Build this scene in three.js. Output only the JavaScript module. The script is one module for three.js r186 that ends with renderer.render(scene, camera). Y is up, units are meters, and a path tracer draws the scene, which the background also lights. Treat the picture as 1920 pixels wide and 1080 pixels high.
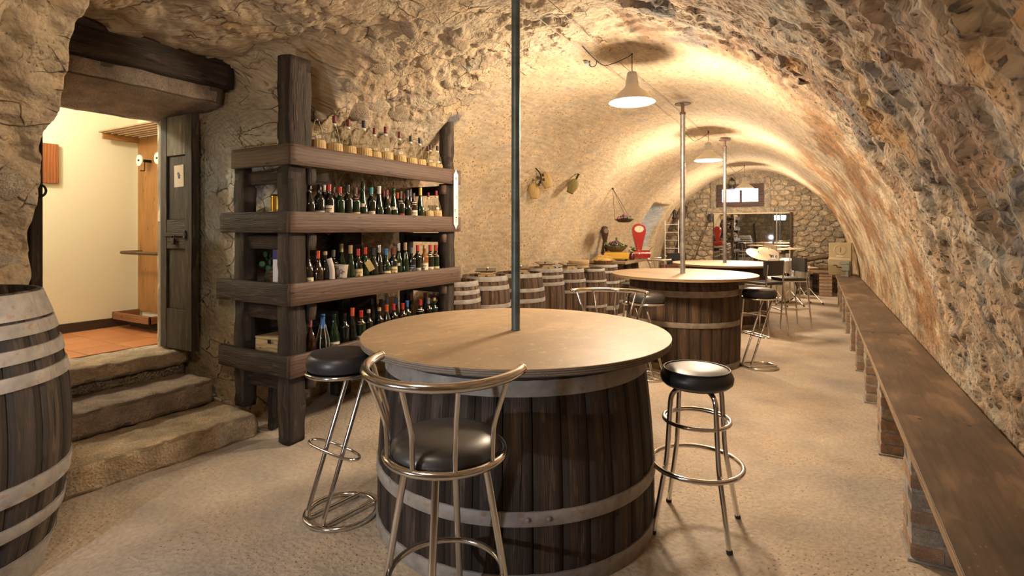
import * as THREE from 'three';
import { RoundedBoxGeometry } from 'three/addons/geometries/RoundedBoxGeometry.js';
import { mergeGeometries, mergeVertices } from 'three/addons/utils/BufferGeometryUtils.js';
import { RectAreaLightUniformsLib } from 'three/addons/lights/RectAreaLightUniformsLib.js';

// ---------------------------------------------------------------- camera, sky, exposure
const scene = new THREE.Scene();
const renderer = new THREE.WebGLRenderer({ antialias: true });
renderer.toneMapping = THREE.LinearToneMapping;
renderer.toneMappingExposure = 1.0;
renderer.shadowMap.enabled = true;
RectAreaLightUniformsLib.init();
const EYE = 1.48, FPX = 1000, PX = 960, PY = 431, YAW = Math.atan(571 / 1000);
const camera = new THREE.PerspectiveCamera(2 * Math.atan(540 / FPX) * 180 / Math.PI, 1920 / 1080, 0.05, 100);
camera.position.set(0, EYE, 0);
camera.rotation.y = YAW;
camera.setViewOffset(1920, 1080, 0, 540 - PY, 1920, 1080);
camera.updateProjectionMatrix();
scene.background = new THREE.Color(0.86, 0.93, 1.0);
scene.backgroundIntensity = 8;
const LAMP_COLOR = new THREE.Color(1.0, 0.79, 0.56), LAMP_CD = 24;

// ---------------------------------------------------------------- helpers
function rngOf(seed) { let a = seed >>> 0; return () => { a = (a + 0x6D2B79F5) | 0; let t = Math.imul(a ^ (a >>> 15), 1 | a); t = (t + Math.imul(t ^ (t >>> 7), 61 | t)) ^ t; return ((t ^ (t >>> 14)) >>> 0) / 4294967296; }; }
const rand = rngOf(77);
const rr = (a, b) => a + (b - a) * rand();
const lerp = (a, b, t) => a + (b - a) * t;
const clamp = (x, a = 0, b = 1) => Math.min(b, Math.max(a, x));
const sstep = (a, b, x) => { const t = clamp((x - a) / (b - a)); return t * t * (3 - 2 * t); };
const V = (x, y, z) => new THREE.Vector3(x, y, z);
const SN = Math.sin(YAW), CS = Math.cos(YAW);
// photo pixel -> direction; a distance always comes from a floor, wall or shelf plane
const ray = (u, v) => { const a = (u - PX) / FPX; return [-SN + a * CS, (PY - v) / FPX, -CS - a * SN]; };
const atY = (u, v, y) => { const d = ray(u, v), t = (y - EYE) / d[1]; return V(d[0] * t, y, d[2] * t); };
const atX = (u, v, x) => { const d = ray(u, v), t = x / d[0]; return V(x, EYE + d[1] * t, d[2] * t); };
const atZ = (u, v, z) => { const d = ray(u, v), t = z / d[2]; return V(d[0] * t, EYE + d[1] * t, z); };
const atD = (u, v, t) => { const d = ray(u, v); return V(d[0] * t, EYE + d[1] * t, d[2] * t); };
// 3D gradient noise
const PERM = (() => { const r = rngOf(5), p = [...Array(256).keys()]; for (let i = 255; i > 0; i--) { const j = Math.floor(r() * (i + 1)); [p[i], p[j]] = [p[j], p[i]]; } return new Uint8Array([...p, ...p]); })();
const gr = (h, x, y, z) => { h &= 15; const u = h < 8 ? x : y, v = h < 4 ? y : h === 12 || h === 14 ? x : z; return ((h & 1) ? -u : u) + ((h & 2) ? -v : v); };
function n3(x, y, z) {
  const fx = Math.floor(x), fy = Math.floor(y), fz = Math.floor(z), X = fx & 255, Y = fy & 255, Z = fz & 255; x -= fx; y -= fy; z -= fz;
  const u = x * x * x * (x * (x * 6 - 15) + 10), v = y * y * y * (y * (y * 6 - 15) + 10), w = z * z * z * (z * (z * 6 - 15) + 10);
  const A = PERM[X] + Y, AA = PERM[A] + Z, AB = PERM[A + 1] + Z, B = PERM[X + 1] + Y, BA = PERM[B] + Z, BB = PERM[B + 1] + Z;
  return lerp(lerp(lerp(gr(PERM[AA], x, y, z), gr(PERM[BA], x - 1, y, z), u), lerp(gr(PERM[AB], x, y - 1, z), gr(PERM[BB], x - 1, y - 1, z), u), v),
    lerp(lerp(gr(PERM[AA + 1], x, y, z - 1), gr(PERM[BA + 1], x - 1, y, z - 1), u), lerp(gr(PERM[AB + 1], x, y - 1, z - 1), gr(PERM[BB + 1], x - 1, y - 1, z - 1), u), v), w);
}
const fbm = (x, y, z, o = 4) => { let s = 0, a = 0.5; for (let i = 0; i < o; i++) { s += a * n3(x, y, z); x *= 2.03; y *= 2.03; z *= 2.03; a *= 0.5; } return s; };
// 2D noise that tiles over `per` cells
function tn(x, y, per, sd) {
  const fx = Math.floor(x), fy = Math.floor(y); x -= fx; y -= fy;
  const w = (i) => ((i % per) + per) % per, x0 = w(fx), x1 = w(fx + 1), y0 = w(fy), y1 = w(fy + 1);
  const H = (i, j) => PERM[PERM[(i + sd * 17) & 255] + ((j + sd * 31) & 255)];
  const u = x * x * x * (x * (x * 6 - 15) + 10), v = y * y * y * (y * (y * 6 - 15) + 10);
  const g = (h, a, b) => { const t = h * 0.02454; return Math.cos(t) * a + Math.sin(t) * b; };
  return 1.4 * lerp(lerp(g(H(x0, y0), x, y), g(H(x1, y0), x - 1, y), u), lerp(g(H(x0, y1), x, y - 1), g(H(x1, y1), x - 1, y - 1), u), v);
}
const tf = (x, y, per, sd, o = 4, ax = 1) => { let s = 0, a = 0.5, p = per; for (let i = 0; i < o; i++) { s += a * tn(x * p, y * p * ax, p, sd + i); p *= 2; a *= 0.55; } return s; };
// tiling cell noise: [nearest, second, id]
function cell(x, y, per, sd) {
  const px = x * per, py = y * per, cx = Math.floor(px), cy = Math.floor(py); let a = 9, b = 9, id = 0;
  for (let j = -1; j <= 1; j++) for (let i = -1; i <= 1; i++) {
    const gx = (((cx + i) % per) + per) % per, gy = (((cy + j) % per) + per) % per, h = PERM[PERM[(gx + sd * 13) & 255] + ((gy + sd * 7) & 255)], h2 = PERM[h + 91];
    const dx = cx + i + h / 255 - px, dy = cy + j + h2 / 255 - py, d = Math.sqrt(dx * dx + dy * dy);
    if (d < a) { b = a; a = d; id = h; } else if (d < b) b = d;
  }
  return [a, b, id / 255];
}
function makeTex(w, h, fn, srgb) {   // fn(x, y in 0..1) -> [r,g,b] 0..1
  const d = new Uint8Array(w * h * 4);
  for (let j = 0; j < h; j++) for (let i = 0; i < w; i++) { const c = fn(i / w, j / h), k = (j * w + i) * 4; d[k] = clamp(c[0]) * 255; d[k + 1] = clamp(c[1]) * 255; d[k + 2] = clamp(c[2]) * 255; d[k + 3] = 255; }
  const t = new THREE.DataTexture(d, w, h); t.wrapS = t.wrapT = THREE.RepeatWrapping; t.magFilter = THREE.LinearFilter; t.minFilter = THREE.LinearMipmapLinearFilter; t.generateMipmaps = true;
  if (srgb) t.colorSpace = THREE.SRGBColorSpace; t.needsUpdate = true; return t;
}
function pair(w, h, fn) {             // fn -> [r,g,b,height]; returns colour and bump textures
  const buf = new Float32Array(w * h * 4);
  for (let j = 0; j < h; j++) for (let i = 0; i < w; i++) buf.set(fn(i / w, j / h), (j * w + i) * 4);
  const at = (x, y) => (Math.floor(y * h + 0.5) * w + Math.floor(x * w + 0.5)) * 4;
  return [makeTex(w, h, (x, y) => { const k = at(x, y); return [buf[k], buf[k + 1], buf[k + 2]]; }, true), makeTex(w, h, (x, y) => { const q = buf[at(x, y) + 3]; return [q, q, q]; }, false)];
}
const rep = (t, x, y) => { const c = t.clone(); c.repeat.set(x, y); c.needsUpdate = true; return c; };
function canvasTex(w, h, draw) { const c = document.createElement('canvas'); c.width = w; c.height = h; const g = c.getContext('2d'); draw(g, w, h); const t = new THREE.CanvasTexture(c); t.colorSpace = THREE.SRGBColorSpace; return t; }

// ---------------------------------------------------------------- materials
const S = (o) => new THREE.MeshStandardMaterial(o);
const P = (o) => new THREE.MeshPhysicalMaterial(o);
const lin = (r, g, b) => new THREE.Color().setRGB(r, g, b);
const tri = (m, s = 1) => { m.userData.uvScale = s; return m; };   // this material wants uv in metres * s
// textures
const [roughC, roughB] = pair(1024, 1024, (x, y) => {          // broken lime plaster over rubble, tile 1.6 m
  const wx = x + 0.035 * tf(x, y, 5, 41, 4), wy = y + 0.035 * tf(x, y, 5, 47, 4);
  const [a, b, id] = cell(wx, wy, 11, 3), e = b - a, n = tf(x, y, 6, 1, 6), m = tf(x, y, 4, 9, 4), f = tf(x, y, 56, 4, 4), flake = tf(x, y, 5, 71, 5), [p1] = cell(wx, wy, 30, 8);
  const bare = sstep(0.02, 0.2, m), crack = (1 - sstep(0.0, 0.03 + 0.03 * bare, e)) * sstep(-0.1, 0.12, n + 0.6 * m), edge = sstep(0.035, 0.0, Math.abs(flake)) * sstep(-0.1, 0.2, n), pit = sstep(0.26, 0.1, p1 + 0.4 * f) * sstep(0.02, 0.2, f + n);
  const l = 0.88 + 0.16 * n + 0.12 * f + (id - 0.5) * 0.16 * bare - 0.42 * crack - 0.16 * edge - 0.22 * pit;
  const warm = 0.05 * tf(x, y, 4, 15, 3) + 0.05 * (id - 0.5) * bare + 0.03 * crack;
  return [l + warm, l, l - warm * 1.2, 0.5 + 0.3 * n + 0.32 * f + 0.12 * sstep(-0.03, 0.03, flake) + 0.14 * bare * sstep(0, 0.3, e) - 0.4 * crack - 0.25 * pit];
});
const [crustC, crustB] = pair(1024, 1024, (x, y) => {          // crumbling mortar crust with small pits and flakes, tile 1.3 m
  const n = tf(x, y, 5, 101, 6), m = tf(x, y, 9, 109, 5), f = tf(x, y, 40, 113, 5), wx = x + 0.02 * m, wy = y + 0.02 * n, [a, b, id] = cell(wx, wy, 17, 23), [p1] = cell(wx, wy, 44, 29), [p2] = cell(wx, wy, 24, 31);
  const pit = sstep(0.24, 0.08, p1 + 0.5 * f) * sstep(-0.05, 0.15, n), hole = sstep(0.2, 0.1, p2 + 0.4 * f) * sstep(0.02, 0.2, m), flake = sstep(-0.02, 0.02, tf(x, y, 7, 121, 5)), lump = sstep(0.05, 0.4, b - a) * sstep(0.0, 0.2, -m);
  const l = 0.78 + 0.26 * n + 0.18 * f + 0.12 * m + 0.1 * flake - 0.2 * pit - 0.26 * hole + 0.14 * lump, w = 0.08 * tf(x, y, 6, 131, 4) + 0.03 * (id - 0.5);
  return [l + w, l, l - w, 0.45 + 0.3 * n + 0.34 * f + 0.16 * flake + 0.2 * lump - 0.4 * pit - 0.5 * hole];
});
const [plasC, plasB] = pair(1024, 1024, (x, y) => {            // trowelled plaster with pits and streaks, tile 1.8 m
  const n = tf(x, y, 6, 2, 5), f = tf(x, y, 48, 6, 4), st = tf(x, y, 10, 12, 4, 4), [a] = cell(x + 0.01 * n, y, 40, 5), [a2] = cell(x, y + 0.01 * n, 22, 17);
  const pit = sstep(0.22, 0.1, a + 0.3 * f) * sstep(0.0, 0.2, n), pit2 = sstep(0.17, 0.06, a2 + 0.25 * f) * sstep(-0.05, 0.2, st);
  const l = 0.9 + 0.12 * n + 0.09 * f + 0.13 * st - 0.2 * pit - 0.22 * pit2, w = 0.05 * n + 0.03 * st + 0.04 * (pit + pit2);
  return [l + w * 0.6, l, l - w, 0.55 + 0.3 * n + 0.2 * f + 0.25 * st - 0.35 * pit - 0.35 * pit2];
});
const [concC, concB] = pair(1024, 1024, (x, y) => {            // rough screed, tile 2.4 m
  const n = tf(x, y, 3, 21, 6), f = tf(x, y, 90, 26, 3), m = tf(x, y, 5, 33, 4), [a] = cell(x, y, 60, 6), sp = sstep(0.14, 0.05, a) * sstep(-0.1, 0.25, m);
  const l = 0.86 + 0.13 * n + 0.1 * f + 0.1 * m - 0.2 * sp, w = 0.03 * m;
  return [l + w, l, l - w * 1.5, 0.5 + 0.25 * n + 0.42 * f - 0.3 * sp];
});
const [woodC, woodB] = pair(512, 1024, (x, y) => {             // weathered dark plank, grain along v
  const g = tf(x, y * 0.06, 24, 3, 4, 1), s = tf(x, y, 10, 8, 4, 0.2), k = tf(x, y, 4, 12, 4, 0.5), f = tf(x, y, 80, 6, 2, 0.1);
  const crack = sstep(0.3, 0.42, tf(x, y, 18, 29, 3, 0.1)), worn = sstep(0.16, 0.4, tf(x, y, 14, 55, 4, 0.35));
  const l = 0.72 + 0.25 * s + 0.22 * k + 0.2 * f + 0.1 * g - 0.45 * crack + 0.3 * worn;
  return [l, l * 0.97, l * 0.93, 0.55 + 0.3 * s + 0.3 * f - 0.6 * crack];
});
const [pineC, pineB] = pair(512, 1024, (x, y) => {             // planed board with knots
  let gx = x; let kn = 0;
  for (const [kx, ky, kr] of [[0.22, 0.15, 0.05], [0.7, 0.38, 0.045], [0.42, 0.62, 0.06], [0.85, 0.83, 0.04], [0.15, 0.86, 0.035], [0.55, 0.25, 0.03]]) { const dx = x - kx, dy = (y - ky) * 1.1, d = Math.hypot(dx, dy * 0.8); gx += 0.05 * Math.exp(-d * d / (kr * kr * 5)) * Math.sign(dx || 1); kn += sstep(kr * 0.75, kr * 0.25, d); }
  const ring = Math.sin((gx * 14 + 0.6 * tf(x, y, 3, 5, 3, 0.3)) * 6.28), f = tf(x, y, 70, 6, 3, 0.08), n = tf(x, y, 4, 9, 4, 0.4);
  const l = 0.84 + 0.06 * ring + 0.14 * f + 0.14 * n - 0.34 * kn;
  return [l, l * 0.98, l * 0.95, 0.5 + 0.1 * ring + 0.3 * f - 0.2 * kn];
});
const [plyC, plyB] = pair(1024, 1024, (x, y) => {              // stained plywood face
  const n = tf(x, y, 3, 31, 5), w = tf(x, y, 3, 14, 3, 3), ring = Math.sin((y * 9 + 1.6 * w + 0.5 * n) * 6.28), f = tf(x, y, 90, 8, 2, 1), sc = sstep(0.3, 0.36, tf(x, y, 22, 61, 3, 2));
  const l = 0.86 + 0.035 * ring * sstep(-0.1, 0.2, n) + 0.17 * n + 0.05 * f + 0.12 * sc;
  return [l, l * 0.985, l * 0.96, 0.5 + 0.1 * ring + 0.2 * f];
});
const [benchC, benchB] = pair(512, 1024, (x, y) => {           // worn brown board: smudges, dust and pale specks
  const n = tf(x, y, 3, 33, 5, 0.7), d = tf(x, y, 5, 63, 5, 0.6), g = tf(x, y, 40, 6, 3, 0.1), [a] = cell(x, y, 26, 11), sp = sstep(0.1, 0.05, a) * sstep(0.1, 0.25, tf(x, y, 4, 83, 3));
  const l = 0.68 + 0.34 * n + 0.2 * sstep(0.0, 0.3, d) + 0.1 * g + 0.5 * sp; return [l, l * 0.98, l * 0.95, 0.5 + 0.3 * g + 0.2 * n];
});
const [stonC, stonB] = pair(512, 512, (x, y) => {              // hewn limestone, tile 0.6 m
  const n = tf(x, y, 5, 3, 6), f = tf(x, y, 50, 7, 3), [a] = cell(x, y, 24, 9), pit = sstep(0.3, 0.1, a + 0.3 * f), l = 0.86 + 0.26 * n + 0.16 * f - 0.08 * pit * sstep(0, 0.2, n), w = 0.05 * tf(x, y, 4, 19, 3);
  return [l + w, l, l - w, 0.5 + 0.4 * n + 0.3 * f - 0.12 * pit * sstep(0, 0.2, n)];
});
const [strawC, strawB] = pair(256, 256, (x, y) => { const s = 0.5 + 0.5 * Math.sin(x * 6.283 * 22 + 0.8 * tn(x * 8, y * 3, 8, 4)), f = tf(x, y, 40, 5, 3, 0.1), l = 0.8 + 0.16 * s + 0.2 * f; return [l, l * 0.97, l * 0.9, 0.3 + 0.6 * s]; });
const steelB = makeTex(256, 256, (x, y) => { const n = 0.5 + 0.6 * tf(x, y, 8, 3, 5); return [n, n, n]; }, false);
const steelC = makeTex(256, 256, (x, y) => { const n = 0.86 + 0.22 * tf(x, y, 6, 13, 5), sp = sstep(0.26, 0.36, tf(x, y, 12, 23, 3)); return [n - 0.02 * sp, n - 0.1 * sp, n - 0.16 * sp]; }, true);

const M = {};
M.rough = S({ map: rep(roughC, 1 / 1.6, 1 / 1.6), bumpMap: rep(roughB, 1 / 1.6, 1 / 1.6), bumpScale: 0.02, roughness: 0.95, vertexColors: true });
M.crust = S({ map: rep(crustC, 1 / 1.3, 1 / 1.3), bumpMap: rep(crustB, 1 / 1.3, 1 / 1.3), bumpScale: 0.013, roughness: 0.95, vertexColors: true });
M.plaster = S({ map: rep(plasC, 1 / 1.8, 1 / 1.8), bumpMap: rep(plasB, 1 / 1.8, 1 / 1.8), bumpScale: 0.01, roughness: 0.95, vertexColors: true });
M.floor = S({ map: rep(concC, 1 / 2.4, 1 / 2.4), bumpMap: rep(concB, 1 / 2.4, 1 / 2.4), bumpScale: 0.01, roughness: 0.85, vertexColors: true });
const wood = (r, g, b, o = {}) => tri(S({ color: lin(r, g, b), map: rep(woodC, 2.2, 1), bumpMap: rep(woodB, 2.2, 1), bumpScale: 0.006, roughness: 0.75, ...o }));
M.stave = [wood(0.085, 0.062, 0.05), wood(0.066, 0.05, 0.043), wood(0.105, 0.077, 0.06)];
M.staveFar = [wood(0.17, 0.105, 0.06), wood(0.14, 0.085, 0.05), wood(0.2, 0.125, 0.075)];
M.vat = [wood(0.12, 0.07, 0.038), wood(0.10, 0.058, 0.032), wood(0.145, 0.085, 0.045)];
M.post = wood(0.075, 0.052, 0.036, { bumpScale: 0.012 });
M.oldDoor = wood(0.075, 0.056, 0.036, { bumpScale: 0.008 });
M.doorPaint = wood(0.23, 0.2, 0.13);
const pine = (r, g, b, o = {}) => tri(S({ color: lin(r, g, b), map: rep(pineC, 3.2, 1.1), bumpMap: rep(pineB, 3.2, 1.1), bumpScale: 0.003, roughness: 0.6, ...o }));
M.fascia = pine(0.135, 0.078, 0.055);
M.shelfBoard = pine(0.13, 0.085, 0.055);
M.paleWood = pine(0.62, 0.46, 0.26);
M.benchTop = tri(S({ color: lin(0.2, 0.132, 0.085), map: rep(benchC, 1.2, 0.6), bumpMap: rep(benchB, 1.2, 0.6), bumpScale: 0.002, roughness: 0.5 }));
M.benchEdge = pine(0.42, 0.28, 0.16);
M.tableTop = tri(S({ color: lin(0.52, 0.385, 0.25), map: rep(plyC, 0.6, 0.6), bumpMap: rep(plyB, 0.6, 0.6), bumpScale: 0.001, roughness: 0.48 }));
M.plyDark = tri(S({ color: lin(0.19, 0.165, 0.15), map: rep(pineC, 2, 6), roughness: 0.7 }));
M.plyLight = tri(S({ color: lin(0.33, 0.285, 0.25), map: rep(pineC, 2, 6), roughness: 0.7 }));
M.hoop = tri(S({ color: lin(0.43, 0.4, 0.37), map: rep(steelC, 2, 2), bumpMap: rep(steelB, 3, 3), bumpScale: 0.002, roughness: 0.65, metalness: 0.1 }));
M.hoopDark = tri(S({ color: lin(0.3, 0.255, 0.2), map: rep(steelC, 2, 2), roughness: 0.65, metalness: 0.15 }));
M.chrome = S({ color: lin(0.72, 0.7, 0.68), metalness: 1, roughness: 0.14 });
M.steel = tri(S({ color: lin(0.5, 0.49, 0.47), metalness: 0.9, roughness: 0.32, map: rep(steelC, 3, 3) }));
M.poleGreen = tri(S({ color: lin(0.12, 0.165, 0.17), metalness: 0.35, roughness: 0.42, map: rep(steelC, 2, 2) }));
M.poleZinc = tri(S({ color: lin(0.42, 0.41, 0.4), metalness: 0.6, roughness: 0.4, map: rep(steelC, 2, 2) }));
M.poleGrey = tri(S({ color: lin(0.16, 0.155, 0.15), metalness: 0.5, roughness: 0.5, map: rep(steelC, 2, 2) }));
M.rust = tri(S({ color: lin(0.16, 0.09, 0.055), roughness: 0.9, map: rep(stonC, 4, 4) }));
M.vinyl = P({ color: lin(0.018, 0.018, 0.021), roughness: 0.45, clearcoat: 0.15, clearcoatRoughness: 0.3 });
M.vinylWorn = P({ color: lin(0.03, 0.028, 0.028), roughness: 0.42, clearcoat: 0.25, clearcoatRoughness: 0.3 });
M.rubber = S({ color: lin(0.02, 0.02, 0.02), roughness: 0.8 });
M.iron = S({ color: lin(0.03, 0.027, 0.025), metalness: 0.6, roughness: 0.5 });
M.stone = tri(S({ color: lin(0.5, 0.41, 0.3), map: rep(stonC, 1.7, 1.7), bumpMap: rep(stonB, 1.7, 1.7), bumpScale: 0.014, roughness: 0.95 }));
M.rubble = [[0.46, 0.365, 0.255], [0.57, 0.46, 0.325], [0.37, 0.29, 0.2], [0.5, 0.38, 0.24]].map((c) => tri(S({ color: lin(...c), map: rep(crustC, 1.6, 1.6), bumpMap: rep(crustB, 1.6, 1.6), bumpScale: 0.03, roughness: 0.95 })));
M.mortar = tri(S({ color: lin(0.34, 0.275, 0.2), map: rep(crustC, 1.3, 1.3), bumpMap: rep(crustB, 1.3, 1.3), bumpScale: 0.03, roughness: 1 }));
M.stepStone = tri(S({ color: lin(0.52, 0.405, 0.27), map: rep(stonC, 1.5, 1.5), bumpMap: rep(stonB, 1.5, 1.5), bumpScale: 0.014, roughness: 0.95 }));
M.stepGrey = tri(S({ color: lin(0.4, 0.31, 0.235), map: rep(stonC, 1.5, 1.5), bumpMap: rep(stonB, 1.5, 1.5), bumpScale: 0.018, roughness: 0.95 }));
M.brick = [[0.46, 0.29, 0.19], [0.5, 0.35, 0.24], [0.45, 0.31, 0.22], [0.52, 0.41, 0.3]].map((c) => tri(S({ color: lin(...c), map: rep(stonC, 3, 3), bumpMap: rep(stonB, 3, 3), bumpScale: 0.006, roughness: 0.95 })));
M.brickSmear = [[0.42, 0.37, 0.32], [0.4, 0.29, 0.23]].map((c) => tri(S({ color: lin(...c), map: rep(stonC, 3, 3), bumpMap: rep(stonB, 3, 3), bumpScale: 0.006, roughness: 0.95 })));
M.mortarLight = tri(S({ color: lin(0.42, 0.39, 0.35), map: rep(stonC, 3, 3), bumpMap: rep(stonB, 3, 3), bumpScale: 0.006, roughness: 1 }));
M.cream = S({ color: lin(0.72, 0.66, 0.48), roughness: 0.9 });
M.white = S({ color: lin(0.8, 0.78, 0.74), roughness: 0.6 });
M.enamel = S({ color: lin(0.62, 0.58, 0.5), roughness: 0.45 });
M.glassClear = P({ color: lin(0.96, 0.97, 0.93), roughness: 0.03, transmission: 1, thickness: 0, ior: 1.45 });
M.glassGreen = P({ color: lin(0.03, 0.2, 0.05), roughness: 0.05, transmission: 0.9, thickness: 0, ior: 1.5 });
M.bottleDark = P({ color: lin(0.008, 0.01, 0.007), roughness: 0.07, clearcoat: 0.6, clearcoatRoughness: 0.03 });
M.bottleGreen = P({ color: lin(0.006, 0.022, 0.008), roughness: 0.07, clearcoat: 0.6, clearcoatRoughness: 0.03 });
M.bottleBrown = P({ color: lin(0.03, 0.012, 0.006), roughness: 0.07, clearcoat: 0.6, clearcoatRoughness: 0.03 });
M.bottleAmber = P({ color: lin(0.25, 0.09, 0.02), roughness: 0.07, clearcoat: 0.6, clearcoatRoughness: 0.03 });
M.straw = S({ color: lin(0.68, 0.52, 0.29), map: strawC, bumpMap: strawB, bumpScale: 0.003, roughness: 0.85 });
const flat = {}; const col = (r, g, b, rough = 0.6, metal = 0) => flat[[r, g, b, rough, metal]] ??= S({ color: lin(r, g, b), roughness: rough, metalness: metal });

// ---------------------------------------------------------------- geometry helpers
const geoOf = (x) => { const list = (Array.isArray(x) ? x : [x]).map((g) => { g = g.index ? g.toNonIndexed() : g; for (const k of Object.keys(g.attributes)) if (!['position', 'normal', 'uv'].includes(k)) g.deleteAttribute(k); if (!g.attributes.uv) g.setAttribute('uv', new THREE.BufferAttribute(new Float32Array(g.attributes.position.count * 2), 2)); return g; }); return list.length === 1 ? list[0] : mergeGeometries(list); };
function metreUV(g, s, off) {        // box mapping, v along the longest side
  g.computeBoundingBox(); const b = g.boundingBox, d = [b.max.x - b.min.x, b.max.y - b.min.y, b.max.z - b.min.z], L = d.indexOf(Math.max(...d));
  const p = g.attributes.position, n = g.attributes.normal, uv = g.attributes.uv, q = [0, 0, 0], m = [0, 0, 0];
  for (let i = 0; i < p.count; i++) {
    q[0] = p.getX(i); q[1] = p.getY(i); q[2] = p.getZ(i); m[0] = Math.abs(n.getX(i)); m[1] = Math.abs(n.getY(i)); m[2] = Math.abs(n.getZ(i));
    const k = m[0] > m[1] ? (m[0] > m[2] ? 0 : 2) : (m[1] > m[2] ? 1 : 2); let a = (k + 1) % 3, c = (k + 2) % 3; if (a === L) [a, c] = [c, a];
    uv.setXY(i, q[a] * s + off[0], q[c] * s + off[1]);
  }
}
function flatDominant(g) { return g; }
function prep(geo, m, keepUV) { let g = geoOf(geo); const mm = Array.isArray(m) ? m[0] : m; if (mm.userData.uvScale && !keepUV) { metreUV(g, mm.userData.uvScale, [rand() * 3, rand() * 3]); } return g; }
function mesh(name, geo, m, keepUV) { const o = new THREE.Mesh(prep(geo, m, keepUV), m); o.name = name; return o; }
function part(name, geo, m, parent, keepUV) { const o = mesh(name, geo, m, keepUV); parent.add(o); return o; }
function again(name, geometry, m, parent) { const o = new THREE.Mesh(geometry, m); o.name = name; parent.add(o); return o; }   // shares a prepared geometry
const taken = {};
const numbered = (n) => { const k = taken[n] ??= { i: 0 }; const r = k.i ? n + '_' + String(k.i).padStart(3, '0') : n; k.i++; return r; };
function tag(o, label, category, group) { o.userData.label = label; o.userData.category = category; if (group) o.userData.group = group; return o; }
function thing(name, label, category, pos = [0, 0, 0], turn = 0, group) { const o = new THREE.Group(); o.name = numbered(name); o.position.set(...(pos.isVector3 ? pos.toArray() : pos)); o.rotation.y = turn; scene.add(o); return tag(o, label, category, group); }
function one(name, geo, m, label, category, pos = [0, 0, 0], turn = 0, group) { const o = mesh(numbered(name), geo, m); o.position.set(...(pos.isVector3 ? pos.toArray() : pos)); o.rotation.y = turn; scene.add(o); return tag(o, label, category, group); }
function struct(name, geo, m, label, keepUV) { const o = mesh(name, geo, m, keepUV); o.userData.kind = 'structure'; o.userData.label = label; scene.add(o); return o; }
function structGroup(name, label) { const o = new THREE.Group(); o.name = name; o.userData.kind = 'structure'; o.userData.label = label; scene.add(o); return o; }
function copy(src, pos, turn, label, group) { const c = src.clone(); c.name = numbered(src.name.replace(/_\d\d\d$/, '')); c.userData = { ...src.userData }; c.position.set(...(pos.isVector3 ? pos.toArray() : pos)); c.rotation.y = turn; if (label) c.userData.label = label; if (group) c.userData.group = group; scene.add(c); return c; }
const box = (w, h, d, x = 0, y = 0, z = 0, r = 0.004) => { const m = Math.min(w, h, d) * 0.45; const g = new RoundedBoxGeometry(w, h, d, 1, Math.min(r, m)); g.translate(x, y, z); return g; };
const boxAB = (a, b, r = 0.004) => box(b[0] - a[0], b[1] - a[1], b[2] - a[2], (a[0] + b[0]) / 2, (a[1] + b[1]) / 2, (a[2] + b[2]) / 2, r);
const lathe = (pts, seg = 32) => new THREE.LatheGeometry(pts.map(([r, y]) => new THREE.Vector2(Math.max(r, 0.0001), y)), seg);
const disc = (r, h, y = 0, seg = 40, b = 0.004) => lathe([[0, y], [r - b, y], [r, y + b], [r, y + h - b], [r - b, y + h], [0, y + h]], seg);
function rod(a, b, r, seg = 10, r2 = r) { const A = V(...a), B = V(...b), L = A.distanceTo(B), g = new THREE.CylinderGeometry(r2, r, L, seg, 1); g.translate(0, L / 2, 0); g.applyQuaternion(new THREE.Quaternion().setFromUnitVectors(V(0, 1, 0), B.clone().sub(A).normalize())); g.translate(A.x, A.y, A.z); return g; }
const tube = (pts, r, seg = 40, rs = 8, closed = false, tension = 0.5) => new THREE.TubeGeometry(new THREE.CatmullRomCurve3(pts.map((p) => p.isVector3 ? p : V(...p)), closed, 'catmullrom', tension), seg, r, rs, closed);
const ring = (R, r, y, seg = 48, x = 0, z = 0) => { const g = new THREE.TorusGeometry(R, r, 8, seg); g.rotateX(Math.PI / 2); g.translate(x, y, z); return g; };
function bentTube(pts, rad, r, rs = 8) {   // polyline with rounded corners
  const P0 = pts.map((p) => V(...p)), path = new THREE.CurvePath(); let cur = P0[0];
  for (let i = 1; i < P0.length - 1; i++) { const a = P0[i].clone().add(P0[i - 1].clone().sub(P0[i]).setLength(rad)), b = P0[i].clone().add(P0[i + 1].clone().sub(P0[i]).setLength(rad)); path.add(new THREE.LineCurve3(cur, a)); path.add(new THREE.QuadraticBezierCurve3(a, P0[i], b)); cur = b; }
  path.add(new THREE.LineCurve3(cur, P0[P0.length - 1])); const pl = []; for (const c of path.curves) { const n = c.isLineCurve3 ? 1 : 6; for (let k = 0; k < n; k++) pl.push(c.getPoint(k / n)); } pl.push(cur = P0[P0.length - 1]);
  class PL extends THREE.Curve { getPoint(t, o = new THREE.Vector3()) { const f = t * (pl.length - 1), i = Math.min(pl.length - 2, Math.floor(f)); return o.copy(pl[i]).lerp(pl[i + 1], f - i); } getPointAt(t, o) { return this.getPoint(t, o); } getTangent(t, o = new THREE.Vector3()) { const f = t * (pl.length - 1), i = Math.min(pl.length - 2, Math.floor(f)); const j = Math.min(pl.length - 1, i + 1), h = Math.max(0, f === i ? i - 1 : i); return o.copy(pl[j]).sub(pl[h]).normalize(); } getTangentAt(t, o) { return this.getTangent(t, o); } }
  return new THREE.TubeGeometry(new PL(), pl.length - 1, r, rs, false);
}
const moved = (g, x, y, z) => { g.translate(x, y, z); return g; };
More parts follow.
